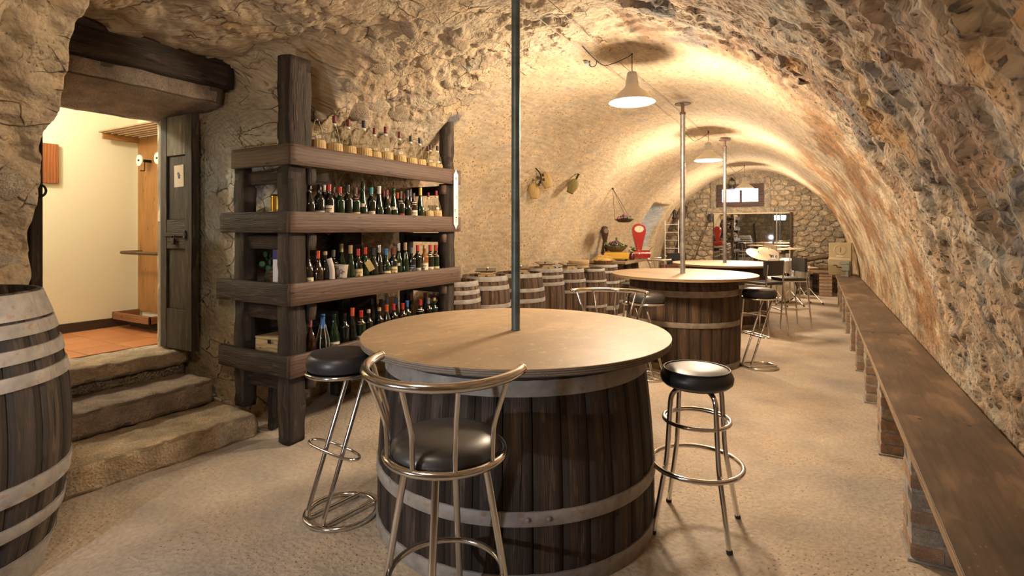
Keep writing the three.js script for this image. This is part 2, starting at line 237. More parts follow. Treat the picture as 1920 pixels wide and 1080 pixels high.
function rough(g, amp, f, seed = 0) {      // knock a solid about a little; welded first so edges stay closed
  g = g.clone(); g.deleteAttribute('uv'); g.deleteAttribute('normal'); g = mergeVertices(g, 1e-4); const p = g.attributes.position;
  for (let i = 0; i < p.count; i++) { const x = p.getX(i), y = p.getY(i), z = p.getZ(i); p.setXYZ(i, x + amp * fbm(x * f + seed, y * f, z * f), y + amp * fbm(x * f, y * f + 9 + seed, z * f), z + amp * fbm(x * f, y * f, z * f + 17 + seed)); }
  g.computeVertexNormals(); return g;
}
const fineBox = (w, h, d, x, y, z, n = 0.05, r = 0.015) => { const g = new THREE.BoxGeometry(w, h, d, Math.max(2, Math.round(w / n)), Math.max(2, Math.round(h / n)), Math.max(2, Math.round(d / n))); const p = g.attributes.position, W = w / 2 - r, H = h / 2 - r, D = d / 2 - r; for (let i = 0; i < p.count; i++) { const q = [p.getX(i), p.getY(i), p.getZ(i)], k = [clamp(q[0], -W, W), clamp(q[1], -H, H), clamp(q[2], -D, D)], e = [q[0] - k[0], q[1] - k[1], q[2] - k[2]], L = Math.hypot(...e) || 1; if (L > 1e-6) p.setXYZ(i, k[0] + e[0] / L * r, k[1] + e[1] / L * r, k[2] + e[2] / L * r); } g.translate(x, y, z); g.computeVertexNormals(); return g; };
// ---------------------------------------------------------------- the vault: one surface swept along z, left wall + ceiling + right wall
const ZB = 2.4, ZE = -14.6;
const curveOf = (pts, n) => new THREE.CatmullRomCurve3(pts.map(([x, y]) => V(x, y, 0)), false, 'centripetal').getSpacedPoints(n);
const NC = 430;
const RIGHT = [[-1.4, 2.96], [-0.72, 2.82], [-0.06, 2.37], [0.27, 1.99], [0.56, 1.37], [0.70, 0.85], [0.73, 0.45], [0.73, 0]];
const nearC = curveOf([[-3.9, 0], [-3.9, 0.4], [-3.85, 1.0], [-3.72, 1.6], [-3.45, 2.2], [-3.0, 2.64], [-2.3, 2.9], ...RIGHT], NC);
const farC = curveOf([[-3.72, 0], [-3.72, 0.4], [-3.69, 0.75], [-3.55, 1.3], [-3.38, 1.7], [-2.97, 2.28], [-2.27, 2.76], ...RIGHT], NC);
function base(i, z) { const w = sstep(-4.6, -8.5, z), a = nearC[i], b = farC[i]; return [lerp(a.x, b.x, w), lerp(a.y, b.y, w)]; }
const NICHE = [-13.35, -11.9];
function shaped(i, z) {               // profile with the door recess and the far niche pushed out
  let [x, y] = base(i, z);
  if (i < NC / 2 && z < -1.1 && z > -3.2) {
    const j = 0.05 * fbm(x * 3, y * 3, 4), zz = z + j * (y > 2 ? 1.6 : 1), hi = sstep(1.9, 2.5, y), wR = sstep(lerp(-2.5, -3.0, hi), lerp(-2.41, -2.45, hi), zz), w = sstep(-1.24, -1.33, zz) * wR * (1 - sstep(2.72, 2.88, y));
    if (w > 0) { let X, Y; if (y <= 2.2) { X = -4.62; Y = y * 2.74 / 2.2; } else { const q = clamp((y - 2.2) / 0.62); X = lerp(-4.62, -2.75, q); Y = lerp(2.74, 2.87, q); } x = lerp(x, X, w); y = lerp(y, Y, w); }
  }
  if (i < NC / 2 && z < NICHE[1] + 0.2 && z > NICHE[0] - 0.2 && y > 0.5 && y < 2.6) {
    const w = sstep(NICHE[1] + 0.03, NICHE[1] - 0.05, z) * sstep(NICHE[0] - 0.05, NICHE[0] + 0.03, z) * sstep(1.0, 1.08, y) * (1 - sstep(1.98, 2.1, y));
    x = lerp(x, -4.7, w);
  }
  return [x, y];
}
const isRough = (x, y, z) => { const e = z + 0.32 * fbm(x * 1.6, y * 1.6, z * 1.6, 4) * 2; return x < -1.4 ? e > -4.3 + 0.5 * sstep(2.3, 1.2, y) : e > -3.75; };
const roughness = (x, y, z) => sstep(-4.6, -3.7, z + 0.5 * fbm(x * 1.2, y * 1.2, z * 1.2, 3));
const zs = []; for (const [a, b, s] of [[ZB, -0.3, 0.06], [-0.3, -1.2, 0.02], [-1.2, -1.4, 0.005], [-1.4, -2.34, 0.02], [-2.34, -2.6, 0.005], [-2.6, -5, 0.018], [-5, -9, 0.03], [-9, -11.6, 0.05], [-11.6, -12.0, 0.012], [-12.0, -13.2, 0.05], [-13.2, -13.5, 0.008], [-13.5, ZE - 0.25, 0.05]]) { const n = Math.round((a - b) / s); for (let k = 0; k < n; k++) zs.push(lerp(a, b, k / n)); } zs.push(ZE - 0.25);
const NR = zs.length, vp = new Float32Array(NR * (NC + 1) * 3), vc = new Float32Array(NR * (NC + 1) * 3), vu = new Float32Array(NR * (NC + 1) * 2);
const keep = new Uint8Array(NR * (NC + 1));
for (let j = 0; j < NR; j++) {
  const z = zs[j]; let arc = 0, px, py; const [ax, ay] = base(Math.round(NC / 2), z);
  for (let i = 0; i <= NC; i++) {
    const [x, y] = shaped(i, z), [xa, ya] = shaped(Math.max(0, i - 2), z), [xb, yb] = shaped(Math.min(NC, i + 2), z);
    let nx = -(yb - ya), ny = xb - xa; const L = Math.hypot(nx, ny) || 1; nx /= L; ny /= L;         // points outward
    const [bx, by] = base(i, z); if (i) arc += Math.hypot(bx - px, by - py); px = bx; py = by;
    const R = roughness(x, y, z), k = (j * (NC + 1) + i), inRec = x < -3.92 && z > -3;
    const bulk = fbm(x * 2.1, y * 2.1, z * 2.1, 3), lump = Math.abs(n3(x * 5.2 + 3, y * 5.2, z * 5.2)) + 0.5 * Math.abs(n3(x * 11 + 3, y * 11, z * 11)), fine = fbm(x * 19, y * 19, z * 19, 2);
    const course = Math.abs(n3(x * 2.5 + 7, y * 8.5 + 0.8 * n3(z * 3, x, y), z * 4)), pier = sstep(-1.7, -1.2, z) * (x < -2.5 ? 1 : 0);
    let d = lerp(0.016 * fbm(x * 1.1, y * 1.1, z * 1.1, 3) * 2 + 0.006 * fbm(x * 6, y * 6, z * 6, 3), 0.05 * bulk - 0.014 * lump + 0.007 * fine + 0.022 * sstep(0.02, 0.06, fbm(x * 2.6 + 11, y * 2.6, z * 2.6, 4)) + 0.016 * sstep(0.05, 0.08, fbm(x * 4.6 + 31, y * 4.6, z * 4.6, 3)) - 0.015, R);
    if (pier) d -= pier * 0.075 * course - 0.025;
    if (x > 0.3 || (x > -1.4 && y < 2.9)) d += R * (0.012 * Math.abs(n3(x * 14, y * 14, z * 14)) + 0.008 * fine - 0.03 * bulk);
    const fl = sstep(0.0, 0.05, y);
    d *= 0.3 + 0.7 * fl; if (d < -0.05) d = -0.05;
    if (x > 0.55 && y > 0.5 && y < 0.66) d = Math.max(d, 0);
    vp[k * 3] = x + nx * d; vp[k * 3 + 1] = y <= 0.001 ? -0.02 : Math.max(0, y + ny * d); vp[k * 3 + 2] = z + (inRec ? 0 : 0.02 * R * n3(x * 4, y * 4, z * 4 + 9));
    vu[k * 2] = z - (base(i, z)[0] - x); vu[k * 2 + 1] = arc;
    // colour: what each patch is made of
    const big = fbm(x * 0.9 + 5, y * 0.9, z * 0.9, 4), mid = fbm(x * 3.1, y * 3.1, z * 3.1 + 30, 4);
    let c = [0.6 + 0.16 * big + 0.08 * mid, 0.475 + 0.14 * big + 0.09 * mid, 0.32 + 0.1 * big + 0.09 * mid];
    const mixc = (t, q) => { q = clamp(q); c = [lerp(c[0], t[0], q), lerp(c[1], t[1], q), lerp(c[2], t[2], q)]; };
    if (x > -1.2) {                                                       // right flank: water stains beyond, grey-brown rubble near
      const band = sstep(2.75, 2.2, y) * sstep(0.2, 0.9, y);
      mixc([0.33, 0.165, 0.055], (1 - R) * band * sstep(-0.16, 0.12, fbm(x * 1.3 + 9, y * 1.3, z * 0.55, 3) * 0.8 + 0.5 * fbm(x * 6 + 9, y * 6, z * 4, 4) + 0.05) * 1.1);
      mixc([0.66, 0.54, 0.36], (1 - R) * sstep(0.0, 0.3, fbm(x * 2 + 2, y * 2, z * 0.8, 3) + 0.4 * fbm(x * 9 + 2, y * 9, z * 7, 3)) * 0.7);
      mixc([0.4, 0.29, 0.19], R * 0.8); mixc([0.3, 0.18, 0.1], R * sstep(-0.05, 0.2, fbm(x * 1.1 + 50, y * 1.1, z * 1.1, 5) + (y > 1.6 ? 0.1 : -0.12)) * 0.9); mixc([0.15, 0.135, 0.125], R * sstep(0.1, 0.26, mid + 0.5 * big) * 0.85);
      mixc([0.58, 0.48, 0.35], R * sstep(0.02, 0.26, fbm(x * 2.2 + 40, y * 2.2, z * 2.2, 4)) * 0.9); mixc([0.42, 0.24, 0.085], R * sstep(0.12, 0.36, fbm(x * 1.6 + 70, y * 1.6, z * 1.6, 3)) * 0.8);
    } else {
      mixc([0.34, 0.25, 0.17], R * sstep(0.1, 0.36, mid) * 0.7);
      mixc([0.72, 0.69, 0.54], sstep(-3.3, -3.7, x) * sstep(-2.3, -2.38, z) * sstep(-3.1, -2.6, z) * sstep(0.3, 0.9, y) * sstep(2.5, 2.0, y) * 0.95 * sstep(-0.3, 0.0, mid));
      for (const [gx, gy, gz, s] of [[-3.1, 2.62, -2.4, 0.2], [-3.12, 2.6, -4.28, 0.13], [-3.68, 1.75, -2.5, 0.13]]) mixc([0.2, 0.2, 0.215], sstep(s, s * 0.6, Math.hypot(x - gx, y - gy, z - gz) + 0.16 * mid));
      if (x < -3.3 && z < NICHE[1] - 0.03 && z > NICHE[0] - 0.1 && x < base(i, z)[0] - 0.06) c = [0.6, 0.6, 0.57];
    }
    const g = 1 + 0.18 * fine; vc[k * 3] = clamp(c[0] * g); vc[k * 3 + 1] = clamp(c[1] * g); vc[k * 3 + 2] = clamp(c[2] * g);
    keep[k] = (inRec && x < -4.4 && z < -1.36 && z > -2.4 && y < 2.7) || (x < -4.6 && z > -13.05 && z < -12.3 && y > 1.55 && y < 1.98) ? 1 : 0;
  }
}
const full = new THREE.BufferGeometry();
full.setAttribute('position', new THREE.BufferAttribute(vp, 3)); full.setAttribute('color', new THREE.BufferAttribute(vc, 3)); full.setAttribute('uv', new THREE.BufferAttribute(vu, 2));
const tris = { wall_left: [[], [], []], ceiling: [[], [], []], wall_right: [[], [], []] }, all = [];
for (let j = 0; j < NR - 1; j++) for (let i = 0; i < NC; i++) {
  const a = j * (NC + 1) + i, b = a + 1, c = a + NC + 1, d = c + 1; if (keep[a] && keep[b] && keep[c] && keep[d]) continue;
  const x = vp[a * 3], y = vp[a * 3 + 1], z = vp[a * 3 + 2], sec = base(i, z)[1] > 1.75 ? 'ceiling' : i < NC / 2 ? 'wall_left' : 'wall_right', m = isRough(x, y, z) ? (x > -0.9 + 0.5 * n3(x * 2, y * 2, z * 2) ? 2 : 0) : (x > 0.02 + 0.5 * fbm(x * 2, y * 2, z * 2, 3) ? 2 : 1);
  all.push(a, b, c, b, d, c); tris[sec][m].push(a, b, c, b, d, c);
}
full.setIndex(all); full.computeVertexNormals();
function subset(src, index) {
  const map = new Map(), out = []; for (const v of index) { let k = map.get(v); if (k === undefined) map.set(v, k = map.size); out.push(k); }
  const g = new THREE.BufferGeometry(); for (const n of ['position', 'normal', 'color', 'uv']) { const s = src.attributes[n], a = new Float32Array(map.size * s.itemSize); for (const [v, k] of map) for (let q = 0; q < s.itemSize; q++) a[k * s.itemSize + q] = s.array[v * s.itemSize + q]; g.setAttribute(n, new THREE.BufferAttribute(a, s.itemSize)); }
  g.setIndex(out); return g;
}
const shell = {};
const shellLabel = { wall_left: 'rough plastered left cellar wall behind the shelf and barrels', ceiling: 'barrel vaulted plaster and rubble ceiling of the cellar', wall_right: 'rough stone right cellar wall behind the long bench' };
for (const k of Object.keys(tris)) {
  const G = shell[k] = structGroup(k, shellLabel[k]);
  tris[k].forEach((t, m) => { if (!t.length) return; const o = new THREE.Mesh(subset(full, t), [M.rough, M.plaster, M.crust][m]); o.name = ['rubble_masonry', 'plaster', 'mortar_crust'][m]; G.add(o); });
}
const ROW = (z) => { let b = 0; for (let j = 0; j < NR; j++) if (Math.abs(zs[j] - z) < Math.abs(zs[b] - z)) b = j; return b; };
const surfAt = (i, z) => { const k = (ROW(z) * (NC + 1) + i) * 3; return V(vp[k], vp[k + 1], vp[k + 2]); };
const surfN = (i, z) => { const k = (ROW(z) * (NC + 1) + i) * 3, n = full.attributes.normal.array, v = V(n[k], n[k + 1], n[k + 2]); const c = V(-1.4, 1.3, z).sub(surfAt(i, z)); return v.dot(c) < 0 ? v.negate() : v; };
function hitVault(u, v) {            // where a line of sight meets the vault
  const d = ray(u, v); for (let t = 0.8; t < 17; t += 0.01) { const x = d[0] * t, y = EYE + d[1] * t, z = d[2] * t; if (z < ZE) break; let best = 9, bi = 0; for (let i = 0; i <= NC; i += 2) { const [a, b] = base(i, z), q = Math.hypot(a - x, b - y); if (q < best) { best = q; bi = i; } } const [a, b] = base(bi, z), [c, e] = base(Math.min(NC, bi + 2), z); if (best < 0.3 && ((x - a) * -(e - b) + (y - b) * (c - a)) > 0) return { p: surfAt(bi, z), n: surfN(bi, z), i: bi, z }; } return null;
}
// single stones that stand out of the masonry
function stoneGeo(w, h, t, rnd) {
  const n = 9, pos = [], idx = [], R = []; for (let k = 0; k < n; k++) R.push(0.82 + 0.36 * rnd());
  const put = (f, z, j) => { for (let k = 0; k < n; k++) { const a = k / n * 6.2832, r = f * R[k]; pos.push(Math.cos(a) * w / 2 * r + j * (rnd() - 0.5), Math.sin(a) * h / 2 * r + j * (rnd() - 0.5), z + j * (rnd() - 0.5)); } };
  put(1, -t, 0); put(0.96, t * 0.35, 0.01); put(0.62, t * 0.8, 0.014); pos.push(0, 0, t * (0.7 + 0.4 * rnd()));
  for (let r = 0; r < 2; r++) for (let k = 0; k < n; k++) { const a = r * n + k, b = r * n + (k + 1) % n; idx.push(a, b, a + n, b, b + n, a + n); }
  for (let k = 0; k < n; k++) idx.push(2 * n + k, 2 * n + (k + 1) % n, 3 * n);
  const g = new THREE.BufferGeometry(); g.setAttribute('position', new THREE.Float32BufferAttribute(pos, 3)); g.setIndex(idx); g.computeVertexNormals(); return g;
}
const sr = rngOf(991);
function stonesOn(parent, count, zr, ir, size, mats, far) {
  const done = [];
  for (let k = 0, tries = 0; k < count && tries < count * 12; tries++) {
    const z = lerp(zr[0], zr[1], sr()), i = Math.round(lerp(ir[0], ir[1], sr())), p = surfAt(i, z), w = lerp(size[0], size[1], sr()), h = w * lerp(0.45, 0.75, sr());
    if (p.x < -3.95 || (p.z < -1.15 && p.z > -2.6 && p.x < -2.7 && p.y > 0) || done.some((q) => q.p.distanceTo(p) < (q.w + w) * 0.5)) continue;
    const n = surfN(i, z), o = again('stone', prep(stoneGeo(w, h, 0.01 + 0.012 * sr(), sr), mats[0]), mats[Math.floor(sr() * mats.length)], parent);
    o.position.copy(p).addScaledVector(n, far ? 0.006 : 0.0); const zt = n, xt = V(0, 0, -1).addScaledVector(n, n.z).normalize(), yt = zt.clone().cross(xt); o.quaternion.setFromRotationMatrix(new THREE.Matrix4().makeBasis(xt, yt, zt)); o.rotateZ(0.5 * (sr() - 0.5));
    done.push({ p, w }); k++;
  }
}
const cR = (c) => tri(S({ color: lin(...c), map: rep(stonC, 2, 2), bumpMap: rep(stonB, 2, 2), bumpScale: 0.02, roughness: 0.95 }));
M.pierStone = [[0.47, 0.39, 0.3], [0.53, 0.44, 0.33], [0.42, 0.34, 0.265]].map(cR);
M.vaultStone = [[0.56, 0.45, 0.31], [0.52, 0.41, 0.28], [0.5, 0.385, 0.25]].map(cR);
M.rightStone = [[0.42, 0.33, 0.23], [0.36, 0.29, 0.21], [0.46, 0.36, 0.25], [0.44, 0.31, 0.17]].map(cR);
stonesOn(shell.wall_left, 46, [-0.15, -1.15], [4, 112], [0.14, 0.3], M.pierStone);
stonesOn(shell.ceiling, 14, [-2.75, -4.1], [118, 190], [0.14, 0.34], M.vaultStone);
stonesOn(shell.ceiling, 22, [-1.4, -3.9], [250, 330], [0.07, 0.2], M.rightStone);
stonesOn(shell.wall_right, 24, [-1.8, -3.9], [335, 395], [0.05, 0.14], M.rightStone);

// ---------------------------------------------------------------- floor
{
  const nx = 90, nz = 260, g = new THREE.PlaneGeometry(6.2, 18, nx, nz); g.rotateX(-Math.PI / 2); g.translate(-1.9, 0, -6.2);
  const p = g.attributes.position, c = new Float32Array(p.count * 3), uv = g.attributes.uv;
  for (let i = 0; i < p.count; i++) { const x = p.getX(i), z = p.getZ(i), a = fbm(x * 0.7, 3, z * 0.7, 4), b = fbm(x * 2.6, 8, z * 2.6, 3), d = sstep(0.1, 0.3, fbm(x * 1.7 + 4, 1, z * 1.7, 4)); const L = 1 + 0.22 * a + 0.12 * b - 0.14 * d; c[i * 3] = 0.545 * L; c[i * 3 + 1] = (0.45 + 0.02 * b) * L; c[i * 3 + 2] = (0.35 + 0.05 * b) * L; uv.setXY(i, x, z); }
  g.setAttribute('color', new THREE.BufferAttribute(c, 3));
  const o = new THREE.Mesh(g, M.floor); o.name = 'floor'; o.userData = { kind: 'structure', label: 'rough beige concrete cellar floor' }; scene.add(o);
  struct('floor_slab', boxAB([-5.0, -0.3, ZE - 0.3], [1.2, -0.03, 2.8], 0.002), M.mortar, 'concrete slab under the cellar floor');
}
// ---------------------------------------------------------------- end wall: rubble round a window, and the wall behind the viewer
function wallShape(z, ...holes) {
  const sh = new THREE.Shape(); let first = true; for (let i = 0; i <= NC; i += 6) { const [x, y] = base(i, z), q = i < NC / 2 ? -0.12 : 0.12; const X = x + q * (y < 2.6 ? 1 : 0.4), Y = y + (y > 1.5 ? 0.12 : 0); first ? sh.moveTo(X, Y - 0.05) : sh.lineTo(X, Y - (i === NC ? 0.05 : 0)); first = false; } sh.lineTo(base(NC, z)[0] + 0.12, -0.05); sh.closePath();
  for (const hole of holes) { const h = new THREE.Path(); h.moveTo(hole[0], hole[2]); h.lineTo(hole[0], hole[3]); h.lineTo(hole[1], hole[3]); h.lineTo(hole[1], hole[2]); h.closePath(); sh.holes.push(h); } return sh;
}
function cells(seeds, sx, sy) {       // Voronoi polygons by half-plane clipping, stretched sideways
  return seeds.map(([x, y], k) => {
    let poly = [[x - 0.5, y - 0.5], [x + 0.5, y - 0.5], [x + 0.5, y + 0.5], [x - 0.5, y + 0.5]];
    seeds.forEach(([a, b], m) => { if (m === k || Math.abs(a - x) > 0.9 || Math.abs(b - y) > 0.7) return; const dx = (a - x) / sx, dy = (b - y) / sy, mx = (a + x) / 2, my = (b + y) / 2, f = ([p, q]) => (p - mx) / sx * dx + (q - my) / sy * dy, out = []; poly.forEach((p, i) => { const n = poly[(i + 1) % poly.length], u = f(p), w = f(n); if (u <= 0) out.push(p); if ((u < 0 && w > 0) || (u > 0 && w < 0)) { const t = u / (u - w); out.push([lerp(p[0], n[0], t), lerp(p[1], n[1], t)]); } }); poly = out; });
    return { c: [x, y], poly };
  });
}
function rubbleWall(parent, z, face, area, skip, seed, stepX, stepY, gap = 0.014) {
  const rnd = rngOf(seed), seeds = []; let row = 0;
  for (let y = area[2]; y < area[3]; y += stepY, row++) for (let x = area[0] + (row % 2) * stepX / 2; x < area[1]; x += stepX) if (rnd() > 0.06) seeds.push([x + (rnd() - 0.5) * stepX * 0.75, y + (rnd() - 0.5) * stepY * 0.7]);
  let n = 0;
  for (const { c, poly } of cells(seeds, stepX, stepY)) {
    if (poly.length < 3 || skip(c[0], c[1]) || n >= 300) continue;
    let cx = 0, cy = 0; poly.forEach((p) => { cx += p[0] / poly.length; cy += p[1] / poly.length; });
    let pl = poly.map(([x, y]) => { const d = Math.hypot(x - cx, y - cy) || 1; return [cx + (x - cx) * Math.max(0.3, 1 - gap / d), cy + (y - cy) * Math.max(0.3, 1 - gap / d)]; });
    const sm = []; pl.forEach((p, i) => { const q = pl[(i + 1) % pl.length]; sm.push([lerp(p[0], q[0], 0.25), lerp(p[1], q[1], 0.25)], [lerp(p[0], q[0], 0.75), lerp(p[1], q[1], 0.75)]); });
    const N = sm.length, pos = [], idx = [], pr = 0.004 + 0.035 * rnd() * rnd(), put = (f, d, j) => sm.forEach(([x, y]) => pos.push((x - cx) * f + j * (rnd() - 0.5), (y - cy) * f + j * (rnd() - 0.5), face * (d + j * (rnd() - 0.5))));
    put(1, -0.05, 0); put(0.97, pr * 0.5, 0.006); put(0.66, pr, 0.012); pos.push(0, 0, face * pr * (0.9 + 0.4 * rnd()));
    for (let r = 0; r < 2; r++) for (let k = 0; k < N; k++) { const a = r * N + k, b = r * N + (k + 1) % N; idx.push(a, b, a + N, b, b + N, a + N); } for (let k = 0; k < N; k++) idx.push(2 * N + k, 2 * N + (k + 1) % N, 3 * N);
    const g = new THREE.BufferGeometry(); g.setAttribute('position', new THREE.Float32BufferAttribute(pos, 3)); g.setIndex(face > 0 ? idx : idx.reverse()); g.computeVertexNormals();
    const o = again('stone', prep(g, M.rubble[0]), M.rubble[Math.floor(rnd() * 4)], parent); o.position.set(cx, cy, z); n++;
  }
}
const inProfile = (x, y, z, m) => { for (let i = 0; i <= NC; i += 3) { const [a, b] = base(i, z); if (Math.hypot(a - x, b - y) < m) return false; } if (y > 2.94) return false; const [l] = leftAt(y, z), [r] = rightAt(y, z); return x > l && x < r; };
function leftAt(y, z) { let q = [-9]; for (let i = 0; i < NC * 0.52; i++) { const [a, b] = base(i, z); if (b >= y) return [a]; q = [a]; } return q; }
function rightAt(y, z) { for (let i = NC; i > NC * 0.48; i--) { const [a, b] = base(i, z); if (b >= y) return [a]; } return [-1.4]; }
const WA = atZ(1344, 347, ZE), WB = atZ(1432, 389, ZE), WIN = [WA.x, WB.x, WB.y + 0.03, WA.y];
const MA = atZ(1339, 402, ZE), MB = atZ(1481, 402, ZE), MIR = [MA.x, MB.x, 0.55, MA.y];
{
  const g = new THREE.ExtrudeGeometry(wallShape(ZE, WIN), { depth: 0.3, bevelEnabled: false }); g.translate(0, 0, ZE - 0.3);
  const w = struct('wall_end', g, M.mortar, 'rubble stone end wall with a small barred window and a mirror');
  rubbleWall(w, ZE, 1, [-3.8, 0.85, 0.0, 3.0], (x, y) => !inProfile(x, y, ZE, 0.04) || (x > WIN[0] - 0.14 && x < WIN[1] + 0.1 && y > WIN[2] - 0.24 && y < WIN[3] + 0.14) || (x > MIR[0] && x < MIR[1] && y > 0.4 && y < MIR[3] + 0.12) || (y > 2.62 && x < -0.9), 31, 0.215, 0.125, 0.006);
  const rim = []; for (let i = 0; i <= NC; i += 5) { const [x, y] = base(i, ZE); if (y > 0.5) rim.push(V(x, y, ZE + 0.01)); }
  const WBK = [-2.0, -1.35, 1.95, 2.3], g2 = new THREE.ExtrudeGeometry(wallShape(ZB - 0.1, WBK), { depth: 0.3, bevelEnabled: false }); g2.translate(0, 0, ZB - 0.1);
  const b = struct('wall_back', g2, M.mortar, 'rubble stone wall behind the viewer with a small high window');
  rubbleWall(b, ZB - 0.1, -1, [-3.8, 0.7, 0.05, 2.8], (x, y) => !inProfile(x, y, ZB - 0.1, 0.08) || (x > -2.15 && x < -1.2 && y > 1.82 && y < 2.42), 32, 0.34, 0.22);
  // windows
  const frameM = wood(0.075, 0.035, 0.028), barM = M.iron, pane = P({ color: lin(0.95, 0.97, 0.97), transmission: 1, thickness: 0, roughness: 0.02 });
  const win = (name, label, [x0, x1, y0, y1], z, f, t) => {
    const W = structGroup(name, label), fr = part('window_frame', [boxAB([x0, y0 + f, z - t], [x0 + f, y1 - f, z + t]), boxAB([x1 - f, y0 + f, z - t], [x1, y1 - f, z + t]), boxAB([x0, y0, z - t], [x1, y0 + f, z + t]), boxAB([x0, y1 - f, z - t], [x1, y1, z + t])], frameM, W);
    const xm = lerp(x0, x1, 0.52); part('mullion', boxAB([xm - 0.025, y0 + f, z - t * 0.8], [xm + 0.025, y1 - f, z + t * 0.8]), frameM, W);
    for (const [a, b] of [[x0 + f, xm - 0.025], [xm + 0.025, x1 - f]]) part('pane', boxAB([a, y0 + f, z - 0.004], [b, y1 - f, z + 0.004], 0.001), pane, W);
    for (let k = 1; k < 6; k++) part('bar', rod([lerp(x0 + f, x1 - f, k / 6), y0, z - Math.sign(1) * 0.12], [lerp(x0 + f, x1 - f, k / 6), y1, z - 0.12], 0.006, 6), barM, W);
    part('bar', rod([x0, lerp(y0, y1, 0.55), z - 0.12], [x1, lerp(y0, y1, 0.55), z - 0.12], 0.006, 6), barM, W);
  };
  win('window_1', 'small dark brown framed window with bars high in the end wall', WIN, ZE - 0.02, 0.125, 0.05);
  win('window_2', 'small barred window high in the wall behind the viewer', WBK, ZB + 0.1, 0.05, 0.035);
  const N3 = structGroup('window_3', 'hidden window lighting the niche in the left wall'); part('pane', boxAB([-4.74, 1.5, -13.1], [-4.73, 2.0, -12.25], 0.001), pane, N3); part('window_frame', [boxAB([-4.78, 1.45, -13.15], [-4.7, 1.56, -12.2]), boxAB([-4.78, 1.96, -13.15], [-4.7, 2.08, -12.2]), boxAB([-4.78, 1.56, -13.15], [-4.7, 1.96, -13.05]), boxAB([-4.78, 1.56, -12.3], [-4.7, 1.96, -12.2])], M.white, N3);
  // trim: plastered surround of the window
  struct('trim_1', [rough(fineBox(WIN[1] - WIN[0] + 0.5, 0.17, 0.06, (WIN[0] + WIN[1]) / 2, WIN[2] - 0.1, ZE + 0.01, 0.05, 0.015), 0.01, 9), rough(fineBox(0.14, WIN[3] - WIN[2] + 0.3, 0.05, WIN[1] + 0.09, (WIN[2] + WIN[3]) / 2, ZE + 0.008, 0.05, 0.015), 0.01, 9), rough(fineBox(0.14, WIN[3] - WIN[2] + 0.3, 0.05, WIN[0] - 0.09, (WIN[2] + WIN[3]) / 2, ZE + 0.008, 0.05, 0.015), 0.01, 9)], M.mortar, 'plastered stone surround below the barred window');
}
